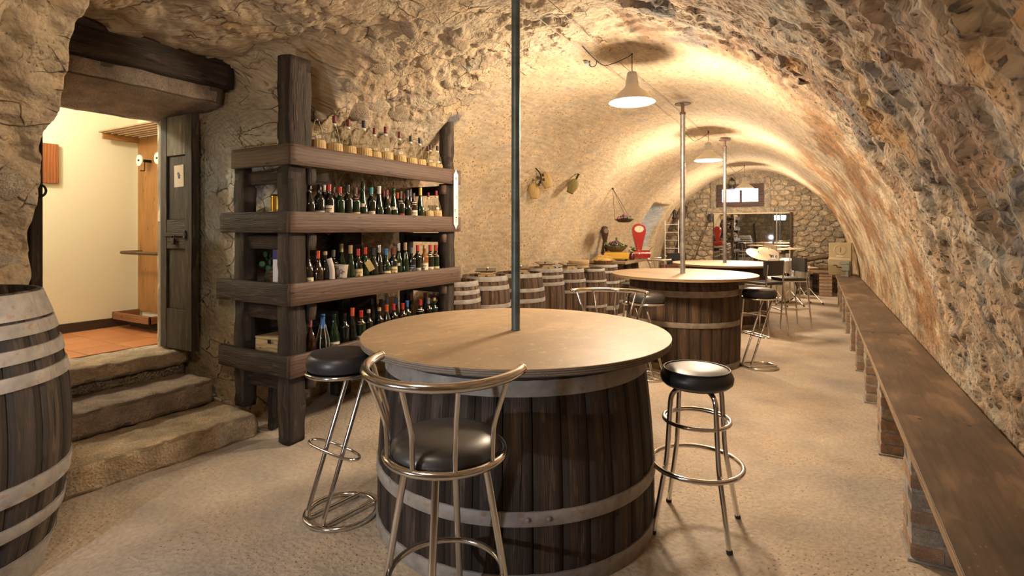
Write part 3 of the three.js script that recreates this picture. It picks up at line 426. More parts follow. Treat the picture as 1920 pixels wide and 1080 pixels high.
// ---------------------------------------------------------------- door recess: stone frame, lintel, two old leaves, steps
{
  const fs = (w, h, d, x, y, z, s) => rough(fineBox(w, h, d, x, y, z, 0.06, 0.02), 0.025, 6, s);
  const F = structGroup('trim_2', 'pale stone door frame with a heavy lintel');
  part('jamb', fs(0.09, 1.92, 0.16, -4.6, 1.43, -2.405, 1), tri(S({ color: lin(0.66, 0.58, 0.42), map: rep(stonC, 1.7, 1.7), bumpMap: rep(stonB, 1.7, 1.7), bumpScale: 0.01, roughness: 0.95 })), F);
  part('jamb', fs(0.2, 1.92, 0.2, -4.66, 1.43, -1.33, 2), M.stone, F);
  const lg = fineBox(0.66, 0.26, 1.3, -4.36, 2.48, -1.86, 0.06, 0.015), lp = lg.attributes.position; for (let i = 0; i < lp.count; i++) if (lp.getY(i) < 2.48) lp.setY(i, lp.getY(i) + 0.16 * (lp.getX(i) + 4.69) * (2.48 - lp.getY(i)) / 0.13); lg.computeVertexNormals();
  part('lintel', rough(lg, 0.02, 6, 3), M.stepGrey, F);
  part('lintel_beam', rough(fineBox(0.4, 0.3, 1.4, -4.17, 2.725, -1.86, 0.07, 0.02), 0.02, 5, 4), M.post, F);
  const leaf = (name, label, z, mirror) => {
    const D = structGroup(name, label), x0 = -4.56, x1 = -4.12, y0 = 0.55, y1 = 2.37, t = 0.03, mid = (a, b, c, d, m, nm, tt = t) => part(nm, boxAB([a, c, z - tt], [b, d, z + tt], 0.006), m, D);
    mid(x0, x0 + 0.09, y0, y1, M.oldDoor, 'stile'); mid(x1 - 0.09, x1, y0, y1, M.oldDoor, 'stile');
    mid(x0 + 0.09, x1 - 0.09, 2.06, y1, M.doorPaint, 'rail', t - 0.002); mid(x0 + 0.09, x1 - 0.09, 1.33, 1.56, M.oldDoor, 'rail', t - 0.002); mid(x0 + 0.09, x1 - 0.09, y0, 0.86, M.oldDoor, 'rail', t - 0.002);
    mid(x0 + 0.09, x1 - 0.09, 1.56, 2.06, M.oldDoor, 'panel', 0.012); mid(x0 + 0.09, x1 - 0.09, 0.86, 1.33, M.oldDoor, 'panel', 0.012);
    const s = mirror ? -1 : 1, b = part('bolt', [boxAB([x0 + 0.06, 1.43, z + s * 0.034 - 0.006], [x1 - 0.06, 1.455, z + s * 0.034 + 0.006], 0.003), boxAB([x1 - 0.1, 1.41, z + s * 0.03 - 0.012], [x1 - 0.07, 1.475, z + s * 0.03 + 0.012], 0.003)], M.iron, D);
    part('padlock', [box(0.045, 0.05, 0.018, (x0 + x1) / 2, 1.39, z + s * 0.048, 0.006), moved(new THREE.TorusGeometry(0.018, 0.004, 6, 14), (x0 + x1) / 2, 1.42, z + s * 0.048)], M.iron, b);
    if (mirror) part('handle', [moved(new THREE.TorusGeometry(0.04, 0.007, 6, 18).rotateY(Math.PI / 2), x1 + 0.012, 1.72, z), box(0.03, 0.05, 0.03, x1, 1.76, z)], M.iron, D);
  };
  leaf('door_1', 'old dark panelled door leaf standing open beside the shelf', -2.34, false);
  leaf('door_2', 'old dark door leaf folded against the rough stone pier', -1.385, true);
  const pap = one('paper_notice', boxAB([-0.065, -0.085, -0.002], [0.065, 0.085, 0.002], 0.0005), S({ color: lin(0.62, 0.53, 0.38), roughness: 0.9 }), 'small cream paper print pinned to the old door panel', 'picture', [-4.32, 1.9, -2.326]); pap.rotation.z = 0.03;
  const pm = new THREE.Group(); // grape motif on the paper
  part('print', [0, 1, 2, 3, 4, 5].map((k) => { const g = new THREE.CylinderGeometry(0.009, 0.009, 0.002, 8); g.rotateX(Math.PI / 2); g.translate(0.012 * ((k % 3) - 1) * (k < 3 ? 1 : 0.6), 0.02 - 0.016 * Math.floor(k / 2), 0.003); return g; }), col(0.1, 0.08, 0.16), pap);
  const step = (label, a, b, m, s, amp = 0.05) => { const g = rough(fineBox(b[0] - a[0], b[1] - a[1], b[2] - a[2], 0, 0, 0, 0.03, 0.018), amp, 9, s), o = one('stone_step', g, m, label, 'step', [(a[0] + b[0]) / 2, (a[1] + b[1]) / 2, (a[2] + b[2]) / 2], 0, 'steps up to the doorway'); return o; };
  const s3 = step('lowest worn stone step with a rough pitted front edge on the floor', [-4.05, -0.01, -2.44], [-3.52, 0.165, -1.3], M.stepStone, 11, 0.028); s3.rotation.y = -0.07;
  step('middle grey brown stone step between the lowest step and the door sill', [-4.5, 0.168, -2.4], [-3.98, 0.345, -1.3], M.stepGrey, 12, 0.022);
  step('top stone step forming the sill of the doorway', [-4.75, 0.42, -2.42], [-4.34, 0.535, -1.3], M.stepStone, 13, 0.025);
  struct('trim_3', [boxAB([-4.8, 0.0, -2.4], [-4.1, 0.33, -1.3]), rough(fineBox(0.4, 0.12, 1.1, -4.57, 0.38, -1.85, 0.04, 0.015), 0.03, 8, 5)], M.mortar, 'mortar core beneath the stone steps');
}
// ---------------------------------------------------------------- the hall beyond the door
{
  const X0 = -6.05, X1 = -4.78, Z0 = -2.85, Z1 = 0.3, Y0 = 0.52, Y1 = 2.95, t = 0.12;
  struct('wall_hall_far', boxAB([X0 - t, 0.3, Z0 - t], [X0, Y1 + t, Z1 + t]), M.cream, 'cream plaster wall of the hall beyond the door');
  struct('wall_hall_side', boxAB([X0 - t, 0.3, Z0 - t], [X1, Y1 + t, Z0]), M.cream, 'cream wall behind the coat rack in the hall');
  struct('wall_hall_front', [boxAB([X1, 0.3, Z0 - t], [X1 + 0.06, Y1 + t, -2.4]), boxAB([X1, 0.3, -1.35], [X1 + 0.06, Y1 + t, Z1 + t]), boxAB([X1, 2.45, -2.4], [X1 + 0.06, Y1 + t, -1.35])], M.cream, 'cream wall of the hall round the doorway');
  struct('ceiling_hall', boxAB([X0 - t, Y1, Z0 - t], [X1 + 0.06, Y1 + t, Z1 + t]), M.white, 'white ceiling of the hall');
  struct('wall_hall_near', [boxAB([X0 - t, 0.3, Z1], [-5.75, Y1 + t, Z1 + t]), boxAB([-5.2, 0.3, Z1], [X1 + 0.06, Y1 + t, Z1 + t]), boxAB([-5.75, 2.3, Z1], [-5.2, Y1 + t, Z1 + t]), boxAB([-5.75, 0.3, Z1], [-5.2, 1.4, Z1 + t])], M.cream, 'cream wall of the hall with a glazed opening');
  const pn = structGroup('window_4', 'glazed window lighting the hall'); part('pane', boxAB([-5.75, 1.4, Z1 + 0.05], [-5.2, 2.3, Z1 + 0.06], 0.001), P({ color: lin(0.95, 0.97, 1), transmission: 1, thickness: 0, roughness: 0.02 }), pn);
  struct('baseboard_hall', boxAB([X0, Y0, Z0], [X0 + 0.02, Y0 + 0.09, Z1]), pine(0.06, 0.03, 0.018), 'dark baseboard of the cream hall wall');
  const fl = struct('floor_hall', boxAB([X0 - t, 0.3, Z0 - t], [-4.6, Y0 - 0.008, Z1 + t]), M.mortar, 'terracotta tiled floor of the hall');
  const tg = [0, 1, 2].map((k) => prep(box(0.296, 0.012, 0.296, 0, 0, 0, 0.003), M.brick[0])), tm = [[0.5, 0.2, 0.075], [0.46, 0.185, 0.075], [0.54, 0.23, 0.09]].map((c) => S({ color: lin(...c), roughness: 0.35 }));
  for (let i = 0; i < 5; i++) for (let j = 0; j < 10; j++) { const o = again('tile', tg[(i + j) % 3], tm[(i * 7 + j * 5) % 3], fl); o.position.set(X0 + 0.16 + i * 0.302, Y0 - 0.004, Z0 + 0.16 + j * 0.302); if (o.position.x > -4.74) fl.remove(o); }
  // coat rack on the side wall
  const oak = pine(0.42, 0.2, 0.055, { roughness: 0.4 }), R = thing('coat_rack', 'golden wood coat rack panel with slatted hat shelf and round hooks', 'coat rack', [0, 0, Z0]);
  part('back_panel', boxAB([-6.0, 0.66, 0], [-4.9, 2.42, 0.025]), oak, R);
  const hs = part('shelf_bracket', [boxAB([-6.0, 2.36, 0.02], [-5.975, 2.42, 0.34])], oak, R);
  for (let k = 0; k < 6; k++) part('slat', boxAB([-6.02, 2.42, 0.03 + k * 0.06], [-4.9, 2.435, 0.06 + k * 0.06], 0.003), pine(0.4, 0.26, 0.14), R);
  for (const x of [-5.75, -5.42, -5.1]) { const h = part('hook', [rod([x, 2.16, 0.02], [x, 2.16, 0.12], 0.014, 10), bentTube([[x, 2.15, 0.08], [x, 2.06, 0.08], [x, 2.06, 0.12]], 0.015, 0.005, 6)], M.iron, R); const d = new THREE.CylinderGeometry(0.055, 0.055, 0.012, 24); d.rotateX(Math.PI / 2); d.translate(x, 2.16, 0.126); part('disc', d, col(0.75, 0.7, 0.6), h); const e = new THREE.CylinderGeometry(0.01, 0.01, 0.02, 10); e.rotateX(Math.PI / 2); e.translate(x, 2.16, 0.13); part('screw', e, M.iron, h); }
  part('umbrella_rail', bentTube([[-5.92, 1.26, 0.02], [-5.92, 1.26, 0.22], [-5.2, 1.26, 0.22], [-5.2, 1.26, 0.02]], 0.05, 0.016, 8), pine(0.13, 0.07, 0.03), R);
  part('drip_tray', [boxAB([-5.98, 0.6, 0.02], [-5.3, 0.615, 0.26]), boxAB([-5.98, 0.6, 0.24], [-5.3, 0.68, 0.26]), boxAB([-5.98, 0.6, 0.02], [-5.96, 0.68, 0.26]), boxAB([-5.32, 0.6, 0.02], [-5.3, 0.68, 0.26])], pine(0.3, 0.13, 0.05), R);
  part('plinth', boxAB([-5.95, 0.52, 0.0], [-4.9, 0.6, 0.12]), pine(0.08, 0.05, 0.03), R);
  const q = atX(112, 308, X0 + 0.02); one('wall_panel', box(0.03, 0.36, 0.12, 0, 0, 0), pine(0.36, 0.12, 0.03), 'reddish wooden board hung on the cream hall wall', 'panel', [X0 + 0.018, q.y, q.z + 0.07]);
  const hl = thing('hall_lamp', 'round white ceiling lamp in the hall', 'lamp', [-5.4, Y1, -1.35]); part('base', disc(0.09, 0.02, -0.02, 24), M.white, hl);
  part('globe', moved(new THREE.SphereGeometry(0.09, 24, 16), 0, -0.1, 0), S({ color: 0xffffff, emissive: LAMP_COLOR.clone(), emissiveIntensity: 2 }), hl);
  const pl = new THREE.PointLight(new THREE.Color(1, 0.88, 0.68), 6.5); pl.position.set(0, -0.24, 0); pl.castShadow = true; pl.shadow.radius = 3; hl.add(pl);
}
// ---------------------------------------------------------------- barrels
function staveGeo(H, rad, n, t = 0.028, rows = 9, gap = 0.0022) {   // one stave; rad(y) outer radius
  const pos = [], idx = [], cols = [-1, -0.5, 0.5, 1];
  for (let j = 0; j <= rows; j++) { const y = H * j / rows, R = rad(y), half = Math.PI / n - gap / R; cols.forEach((c, k) => { const a = c * half, r = R - (k === 0 || k === 3 ? 0.0025 : 0); pos.push(Math.sin(a) * r, y, Math.cos(a) * r); }); for (const c of [1, -1]) { const a = c * half, r = R - t; pos.push(Math.sin(a) * r, y, Math.cos(a) * r); } }
  const W = 6; for (let j = 0; j < rows; j++) for (let k = 0; k < W; k++) { const a = j * W + k, b = j * W + (k + 1) % W; idx.push(a, b, a + W, b, b + W, a + W); }
  const T = rows * W; idx.push(T, T + 1, T + 5, T + 1, T + 4, T + 5, T + 1, T + 2, T + 4, T + 2, T + 3, T + 4);
  const g = new THREE.BufferGeometry(); g.setAttribute('position', new THREE.Float32BufferAttribute(pos, 3)); g.setIndex(idx); g.computeVertexNormals(); return g;
}
const hoopGeo = (y0, y1, rad, t = 0.006, seg = 64) => lathe([[rad(y0) - 0.004, y0], [rad(y0) + t, y0 + 0.001], [rad(y1) + t, y1 - 0.001], [rad(y1) - 0.004, y1]], seg);
function rivet(a, y, rad) { const g = new THREE.SphereGeometry(0.011, 8, 5, 0, 6.2832, 0, 1.5708); g.scale(1, 0.7, 1); g.rotateX(Math.PI / 2); g.translate(0, 0, rad(y) + 0.006); g.rotateY(a); g.translate(0, y, 0); return g; }
function barrel(root, { H, rEnd, rMid, n, hoops, mats, hoopM, head = H - 0.04, open = false, taper = 0, rivets = [], seg = 64 }) {
  const rad = (y) => lerp(rMid, rEnd, Math.pow(Math.abs(y / H * 2 - 1), 2)) + taper * (0.5 - y / H);
  const sg = [0, 1, 2].map(() => prep(staveGeo(H, rad, n), mats[0]));
  for (let k = 0; k < n; k++) { const s = again('stave', sg[k % 3], mats[Math.floor(rand() * 3)], root); s.rotation.y = k / n * Math.PI * 2; }
  part('head', disc(rad(head) - 0.02, 0.02, head - 0.02, 32), mats[1], root);
  part('inner_drum', lathe([[0.001, 0.02], [rad(0.02) - 0.028, 0.02], ...[...Array(7).keys()].map((k) => { const y = 0.02 + (H - 0.08) * (k + 1) / 8; return [rad(y) - 0.027, y]; }), [rad(head - 0.03) - 0.027, head - 0.03], [0.001, head - 0.03]], 32), col(0.02, 0.014, 0.01, 0.9), root);
  hoops.forEach(([a, b], i) => { const h = part('hoop', hoopGeo(a, b, rad, 0.006, seg), hoopM, root); for (const [hi, ang, dy] of rivets) if (hi === i) part('rivet', rivet(ang, (a + b) / 2 + dy, rad), hoopM, h); });
  return rad;
}
const bigB = thing('wine_barrel', 'tall dark wine barrel with grey painted hoops and a bung hole beside the steps', 'barrel', [-3.18, 0, -0.69]);
{
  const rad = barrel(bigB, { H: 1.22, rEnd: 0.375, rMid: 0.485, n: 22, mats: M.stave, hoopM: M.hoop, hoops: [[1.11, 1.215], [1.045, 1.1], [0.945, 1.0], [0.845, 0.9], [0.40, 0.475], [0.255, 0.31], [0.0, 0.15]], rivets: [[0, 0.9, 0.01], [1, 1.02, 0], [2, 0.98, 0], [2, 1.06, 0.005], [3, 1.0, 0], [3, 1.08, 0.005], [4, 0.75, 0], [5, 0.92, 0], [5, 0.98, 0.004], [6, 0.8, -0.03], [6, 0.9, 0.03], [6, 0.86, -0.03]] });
  const h = new THREE.SphereGeometry(0.024, 14, 10); h.scale(1, 1, 0.35); h.translate(0, 0, rad(0.56) + 0.001); h.rotateY(1.02); h.translate(0, 0.58, 0); part('bung_hole', h, col(0.004, 0.003, 0.003, 0.9), bigB);
  part('chime_strap', moved(tube([[rad(1.22) * -0.1, 1.23, rad(1.2) - 0.03], [0.02, 1.26, rad(1.2) - 0.05], [0.06, 1.24, rad(1.2) - 0.09]], 0.006, 16, 6), 0, 0, 0), M.iron, bigB);
}
// the row of barrels along the left wall: [u of centre, depth, head radius, height, hoops from the top, label]
const h4 = [[0, 0.06], [0.1, 0.15], [0.2, 0.25], [0.62, 0.68], [0.8, 0.9]], h3 = [[0, 0.06], [0.17, 0.22], [0.34, 0.39], [0.72, 0.8]], h2 = [[0.0, 0.05], [0.11, 0.155], [0.3, 0.35], [0.75, 0.83]];
const ROWB = [
  [852, 5.85, 0.25, 0.93, h4, 'wine barrel with five pale hoops half behind the shelf end'],
  [909, 6.4, 0.262, 0.94, [[0, 0.065], [0.115, 0.17], [0.34, 0.395], [0.75, 0.85]], 'brown wine barrel carrying a sampler case, next to the shelf barrel'],
  [973, 7.0, 0.29, 0.925, [[0, 0.06], [0.2, 0.25], [0.34, 0.395], [0.75, 0.84]], 'broadest brown wine barrel behind the green steel pole'],
  [1020, 7.55, 0.25, 0.95, h4, 'wine barrel with close upper hoops next to the broadest barrel'],
  [1063, 8.05, 0.245, 0.905, h3, 'brown wine barrel between the close hooped barrel and the round box'],
  [1105, 8.55, 0.235, 0.87, [[0.0, 0.05], [0.2, 0.24], [0.65, 0.7]], 'grey brown wine barrel with vertical pale streaks under the round box'],
  [1131, 9.05, 0.23, 0.9, h2, 'wine barrel carrying the straw basket next to the counter'],
];
const rowTop = ROWB.map(([u, d, r, H, hp, label], k) => {
  const p = atD(u, PY, d), b = thing('wine_barrel', label, 'barrel', [p.x, 0, p.z], rr(0, 6), 'barrels along the left wall');
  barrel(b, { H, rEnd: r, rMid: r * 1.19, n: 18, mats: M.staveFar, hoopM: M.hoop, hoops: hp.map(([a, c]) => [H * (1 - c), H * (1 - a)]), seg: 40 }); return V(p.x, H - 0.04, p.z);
});
// ---------------------------------------------------------------- barrel tables, each round a steel pole
const T1 = atD(967, PY, 2.9), T2 = atD(1280, PY, 6.1), T3 = atD(1359, PY, 8.5);
const TABLES = [
  { p: T1, top: 0.935, r: 0.815, H: 0.86, rt: 0.675, rb: 0.728, n: 36, mats: M.stave, hm: M.hoop, hoops: [[0.785, 0.855], [0.27, 0.33], [0.0, 0.075]], th: 0.034, label: 'large barrel table with a layered plywood top and grey hoops', riv: [[1, 1.05, 0], [1, 0.93, 0], [2, 0.95, 0], [1, -0.9, 0]] },
  { p: T2, top: 0.985, r: 0.8, H: 0.94, rt: 0.585, rb: 0.6, n: 32, mats: M.vat, hm: M.hoopDark, hoops: [[0.775, 0.84], [0.46, 0.515], [0.0, 0.07]], th: 0.03, label: 'brown barrel table with a pale round top round the galvanised pole', riv: [] },
  { p: T3, top: 0.955, r: 0.8, H: 0.91, rt: 0.585, rb: 0.6, n: 32, mats: M.vat, hm: M.hoopDark, hoops: [[0.6, 0.66], [0.2, 0.25], [0.0, 0.07]], th: 0.03, label: 'barrel table with a pale round top beside the drum kit', riv: [] },
];
TABLES.forEach((t, k) => {
  const o = thing('barrel_table', t.label, 'table', [t.p.x, 0, t.p.z], k ? rr(0, 6) : -0.35, 'barrel tables along the cellar'); t.o = o;
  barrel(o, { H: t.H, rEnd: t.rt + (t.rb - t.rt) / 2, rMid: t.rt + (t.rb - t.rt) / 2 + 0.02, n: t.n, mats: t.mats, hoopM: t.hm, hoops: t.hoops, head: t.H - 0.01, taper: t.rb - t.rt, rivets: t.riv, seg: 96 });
  const tp = part('table_top', disc(t.r, 0.006, t.top - 0.006, 96, 0.002), M.tableTop, o);
  const ply = 6, ph = (t.th - 0.006) / ply; for (let i = 0; i < ply; i++) part('ply_layer', disc(t.r - 0.0015 * (i % 2) - 0.001, ph, t.top - 0.006 - (i + 1) * ph, 96, 0.0006), k ? (i % 2 ? M.tableTop : M.benchEdge) : (i % 2 ? M.plyDark : M.plyLight), o);
  part('top_rail', disc(t.rt + 0.01, t.top - t.th - t.H + 0.012, t.H - 0.01, 48), M.stave[1], o);
});
const POLES = [{ p: T1, m: M.poleGreen, r: 0.0235, top: 2.93, label: 'blue green steel prop standing on the plywood topped barrel table' }, { p: T2, m: M.poleZinc, r: 0.0275, top: 2.925, label: 'galvanised steel prop standing on the brown barrel table' }, { p: T3, m: M.poleGrey, r: 0.0275, top: 2.915, label: 'grey steel prop on the barrel table by the drums' }];
POLES.forEach((q, k) => {
  const y0 = TABLES[k].top, o = thing('support_pole', q.label, 'pole', [q.p.x, y0, q.p.z], 0, 'steel props under the vault'), h = q.top - y0;
  part('tube', rod([0, 0, 0], [0, h - 0.11, 0], q.r, 20), q.m, o); part('screw', rod([0, h - 0.13, 0], [0, h - 0.01, 0], q.r * 0.7, 12), M.rust, o); part('collar', disc(q.r + 0.006, 0.03, h - 0.13, 20), M.rust, o);
  part('head_plate', disc(0.09, 0.012, h - 0.012, 24, 0.002), M.rust, o); part('foot_collar', disc(q.r + 0.003, 0.006, 0, 20, 0.001), q.m, o);
});
// ---------------------------------------------------------------- stools
const cushion = (r, y0, y1) => { const h = y1 - y0; return lathe([[0, y0], [r - 0.015, y0], [r, y0 + 0.015], [r + 0.004, y0 + h * 0.5], [r - 0.004, y1 - 0.02], [r - 0.016, y1 - 0.006], [r - 0.024, y1 - 0.004], [r - 0.05, y1 + 0.004], [r * 0.5, y1 + 0.009], [0, y1 + 0.01]], 48); };
function backStool(name, label, pos, turn, group) {      // swivel bar stool, round back rail; faces local -z, back at +z
  const o = thing(name, label, 'bar stool', pos, turn, group), R = 0.205, y0 = 0.715;
  part('seat', lathe([[0, 0.705], [0.18, 0.705], [0.19, 0.72], [0.188, 0.74], [0.172, 0.765], [0.12, 0.782], [0, 0.788]], 40), M.vinylWorn, o); part('seat_ring', ring(R, 0.0135, y0, 56), M.chrome, o);
  const arc = [], A = 1.62; for (let k = 0; k <= 24; k++) { const a = lerp(-A, A, k / 24), r = 0.265 + 0.012 * Math.abs(k / 12 - 1), lift = 0.012 * Math.pow(Math.abs(k / 12 - 1), 2); arc.push([Math.sin(a) * r, 1.005 + lift, Math.cos(a) * r + 0.0]); }
  const rl = part('back_rail', tube(arc, 0.0165, 64, 12), M.chrome, o); for (const e of [arc[0], arc[24]]) { const s = new THREE.SphereGeometry(0.0175, 12, 8); s.translate(...e); part('end_cap', s, M.chrome, rl); }
  for (const a of [-1.35, -0.72, -0.05, 0.62, 1.3]) part('spindle', tube([[Math.sin(a) * R, y0, Math.cos(a) * R], [Math.sin(a) * (R + 0.004), y0 + 0.1, Math.cos(a) * (R + 0.004)], [Math.sin(a) * (R + 0.014), y0 + 0.15, Math.cos(a) * (R + 0.014)], [Math.sin(a) * 0.268, 1.003, Math.cos(a) * 0.268]], 0.0085, 20, 8), M.chrome, o);
  for (let k = 0; k < 4; k++) { const a = k * Math.PI / 2 + 0.25, x = Math.sin(a), z = Math.cos(a), l = part('leg', rod([x * 0.135, 0.7, z * 0.135], [x * 0.255, 0.012, z * 0.255], 0.0125, 12), M.chrome, o); part('foot_cap', rod([x * 0.2525, 0.03, z * 0.2525], [x * 0.257, 0, z * 0.257], 0.0145, 10), M.rubber, l); }
  part('foot_ring', ring(0.198, 0.011, 0.285, 56), M.chrome, o); part('swivel_plate', disc(0.15, 0.016, 0.692, 24), M.iron, o);
  return o;
}
function zStool(name, label, pos, turn, group, worn) {   // cantilever stool; legs lean towards local +x
  const o = thing(name, label, 'bar stool', pos, turn, group), b = part('base_ring', ring(0.18, 0.0125, 0.0125, 56), M.chrome, o);
  part('seat', cushion(0.172, 0.755, 0.845), worn ? M.vinylWorn : M.vinyl, o); part('seat_rim', lathe([[0.16, 0.735], [0.178, 0.737], [0.183, 0.747], [0.178, 0.757], [0.16, 0.757], [0.16, 0.735]], 48), M.chrome, o);
  part('seat_plate', disc(0.165, 0.012, 0.738, 32), M.iron, o);
  for (const s of [-1, 1]) { const z = s * 0.068; part('leg', bentTube([[0.11, 0.74, z], [-0.165, 0.016, z], [0.165, 0.016, z]], 0.05, 0.0115, 10), M.chrome, o); }
  const f = []; for (let k = 0; k < 16; k++) { const a = k / 16 * 6.2832; f.push([-0.035 + 0.045 * Math.cos(a) - 0.012, 0.35, Math.sign(Math.sin(a)) * Math.pow(Math.abs(Math.sin(a)), 0.6) * 0.2]); } part('footrest', tube(f, 0.0075, 60, 8, true), M.chrome, o);
  return o;
}
function ringStool(name, label, pos, turn, group) {      // four bent legs, two rings
  const o = thing(name, label, 'bar stool', pos, turn, group);
  part('seat', cushion(0.172, 0.71, 0.79), M.vinyl, o); const pr = ring(0.158, 0.004, 0.787, 48); part('piping', pr, M.vinyl, o); part('seat_plate', disc(0.14, 0.012, 0.7, 32), M.iron, o);
  for (let k = 0; k < 4; k++) { const a = k * Math.PI / 2 + Math.PI / 4, x = Math.sin(a), z = Math.cos(a), l = part('leg', bentTube([[x * 0.06, 0.7, z * 0.06], [x * 0.145, 0.69, z * 0.145], [x * 0.168, 0.36, z * 0.168], [x * 0.245, 0.008, z * 0.245]], 0.055, 0.0125, 10), M.chrome, o); part('foot_cap', rod([x * 0.243, 0.016, z * 0.243], [x * 0.247, 0, z * 0.247], 0.0145, 10), M.rubber, l); }
  part('upper_ring', ring(0.158, 0.0105, 0.535, 56), M.chrome, o); part('foot_ring', ring(0.216, 0.0125, 0.315, 64), M.chrome, o); part('foot_tread', ring(0.148, 0.007, 0.53, 56), M.chrome, o);
  return o;
}
function highChair(name, label, pos, turn, group, metalSeat) {   // square padded back; faces local -z
  const o = thing(name, label, 'bar chair', pos, turn, group);
  part('seat', box(0.38, 0.045, 0.36, 0, 0.735, 0, 0.018), metalSeat ? M.vinyl : M.vinyl, o); part('back', (() => { const g = new THREE.BoxGeometry(0.38, 0.21, 0.04, 12, 4, 1), p = g.attributes.position; for (let i = 0; i < p.count; i++) p.setZ(i, p.getZ(i) - 0.9 * p.getX(i) ** 2); g.translate(0, 0.95, 0.2); g.computeVertexNormals(); return g; })(), M.vinyl, o);
  for (const s of [-1, 1]) { part('rear_leg', bentTube([[s * 0.165, 1.0, 0.2], [s * 0.175, 0.72, 0.18], [s * 0.2, 0.01, 0.25]], 0.04, 0.011, 8), M.chrome, o); part('front_leg', rod([s * 0.175, 0.73, -0.16], [s * 0.195, 0.0, -0.22], 0.011, 10), M.chrome, o); part('side_stretcher', rod([s * 0.187, 0.3, -0.195], [s * 0.19, 0.3, 0.22], 0.008, 8), M.chrome, o); }
  part('stretcher', rod([-0.187, 0.28, -0.197], [0.187, 0.28, -0.197], 0.009, 8), M.chrome, o); part('seat_frame', bentTube([[-0.18, 0.708, 0.18], [-0.18, 0.708, -0.17], [0.18, 0.708, -0.17], [0.18, 0.708, 0.18]], 0.04, 0.0105, 8), M.chrome, o);
  return o;
}
const facing = (p, q) => Math.atan2(-(q.x - p.x), -(q.z - p.z));     // turn so that local -z points from p to q
const at = (p) => [p.x, 0, p.z];
{
  const a1 = atD(836, PY, 1.86), a2 = atD(1142, PY, 3.98), b1 = atY(640, 962, 0), c1 = atD(1306, PY, 2.67), b2 = atY(1424, 688, 0), b3 = atD(1214, PY, 5.35), c2 = atD(1190, PY, 6.85), d1 = atD(1431, PY, 7.55), e1 = atD(1478, PY, 8.15), f1 = atD(1279, PY, 9.6), a3 = atD(1246, PY, 8.5);
  backStool('back_stool', 'chrome bar stool with spindled round back in front of the plywood topped barrel table', at(a1), facing(a1, T1) - 0.12, 'chrome stools with round backs');
  backStool('back_stool', 'chrome round backed bar stool behind the plywood topped barrel table', at(a2), facing(a2, T1) + 0.25, 'chrome stools with round backs');
  backStool('back_stool', 'chrome round backed bar stool near the table by the drums and the wall', at(a3), facing(a3, T3), 'chrome stools with round backs');
  zStool('cantilever_stool', 'chrome cantilever stool with thick black seat beside the wine shelf', at(b1), 1.45, 'chrome cantilever stools');
  zStool('cantilever_stool', 'chrome cantilever stool in front of the black bar chairs, right of the brown table', at(b2), 0.75, 'chrome cantilever stools');
  zStool('cantilever_stool', 'chrome cantilever stool against the brown barrel table behind the plywood topped table', at(b3), 2.6, 'chrome cantilever stools', true);
  ringStool('ring_stool', 'four legged chrome bar stool with two rings and black seat by the bench', at(c1), 0.02, 'four legged chrome stools');
  ringStool('ring_stool', 'black seated chrome stool pushed under the far side of the brown table', at(c2), 0.5, 'four legged chrome stools');
  highChair('bar_chair', 'black padded bar chair with square back beside the table by the drums', at(d1), facing(d1, T3) + 0.3, 'black bar chairs');
  highChair('bar_chair', 'black bar chair seen side on in front of the drum kit', at(e1), 2.09, 'black bar chairs');
  highChair('bar_chair', 'black padded bar chair on the wall side of the table by the drums', at(f1), facing(f1, T3), 'black bar chairs');
}
// ---------------------------------------------------------------- long bench on brick piers
{
  const y1 = 0.592, t = 0.028, xf = 0.325, xb = 0.70, B = thing('long_bench', 'long dark plywood bench on brick piers along the right wall', 'bench', [0, 0, 0]);
  const cuts = [1.2, -0.72, -3.17, -5.6, -8.0, -10.4, -12.75]; for (let k = 0; k < cuts.length - 1; k++) { const b = part('bench_board', boxAB([xf + 0.004, y1 - t, cuts[k + 1] + 0.002], [xb, y1 + (k % 2) * 0.0015, cuts[k] - 0.002], 0.002), M.benchTop, B); part('edge_strip', boxAB([xf, y1 - t, cuts[k + 1] + 0.002], [xf + 0.004, y1 - 0.001, cuts[k] - 0.002], 0.001), M.benchEdge, b); for (const dz of [0.05, -0.05]) for (const x of [0.42, 0.6]) { const z = cuts[k + 1] + dz; if (z > cuts[k] || z < cuts[k + 1]) continue; const s = new THREE.CylinderGeometry(0.009, 0.009, 0.002, 10); s.translate(x, y1 + 0.001, z); part('screw', s, M.iron, b); } }
  const bg = [0, 1, 2].map((k) => prep(box(0.25 - 0.003 * k, 0.06, 0.119, 0.001 * k, 0, 0, 0.004), M.brick[0])), bh = [0, 1].map((k) => prep(box(0.122, 0.06, 0.241 - 0.003 * k, 0, 0, 0, 0.004), M.brick[0]));
  [[-1.75, 0], [-2.96, 0], [-4.25, 1], [-5.47, 1], [-6.66, 2], [-7.72, 2], [-8.99, 2], [-10.1, 2], [-11.3, 2], [-12.3, 2]].forEach(([z, kind], k) => {
    const p = new THREE.Group(); p.name = 'brick_pier'; B.add(p); p.position.set(0.365, 0, z); const H = y1 - t;
    part('mortar', [boxAB([0.0045, 0, -0.238], [0.252, H, -0.0045], 0.003), boxAB([-0.012, 0, -0.25], [0.25, 0.012, 0.012], 0.004)], M.mortarLight, p);
    for (let c = 0; c < 7; c++) { const y = 0.045 + c * 0.0765; for (let q = 0; q < 2; q++) { const m = kind === 0 ? (c % 2 ? M.brickSmear[q] : M.brick[(c + q) % 4]) : M.brick[(c * 3 + q + k) % 4]; let o; if (c % 2) { o = again('brick', bg[(c + q + k) % 3], m, p); o.position.set(0.127, y, -0.06 - q * 0.122); } else { o = again('brick', bh[(c + k) % 2], m, p); o.position.set(0.062 + q * 0.128, y, -0.121); } } }
  });
}
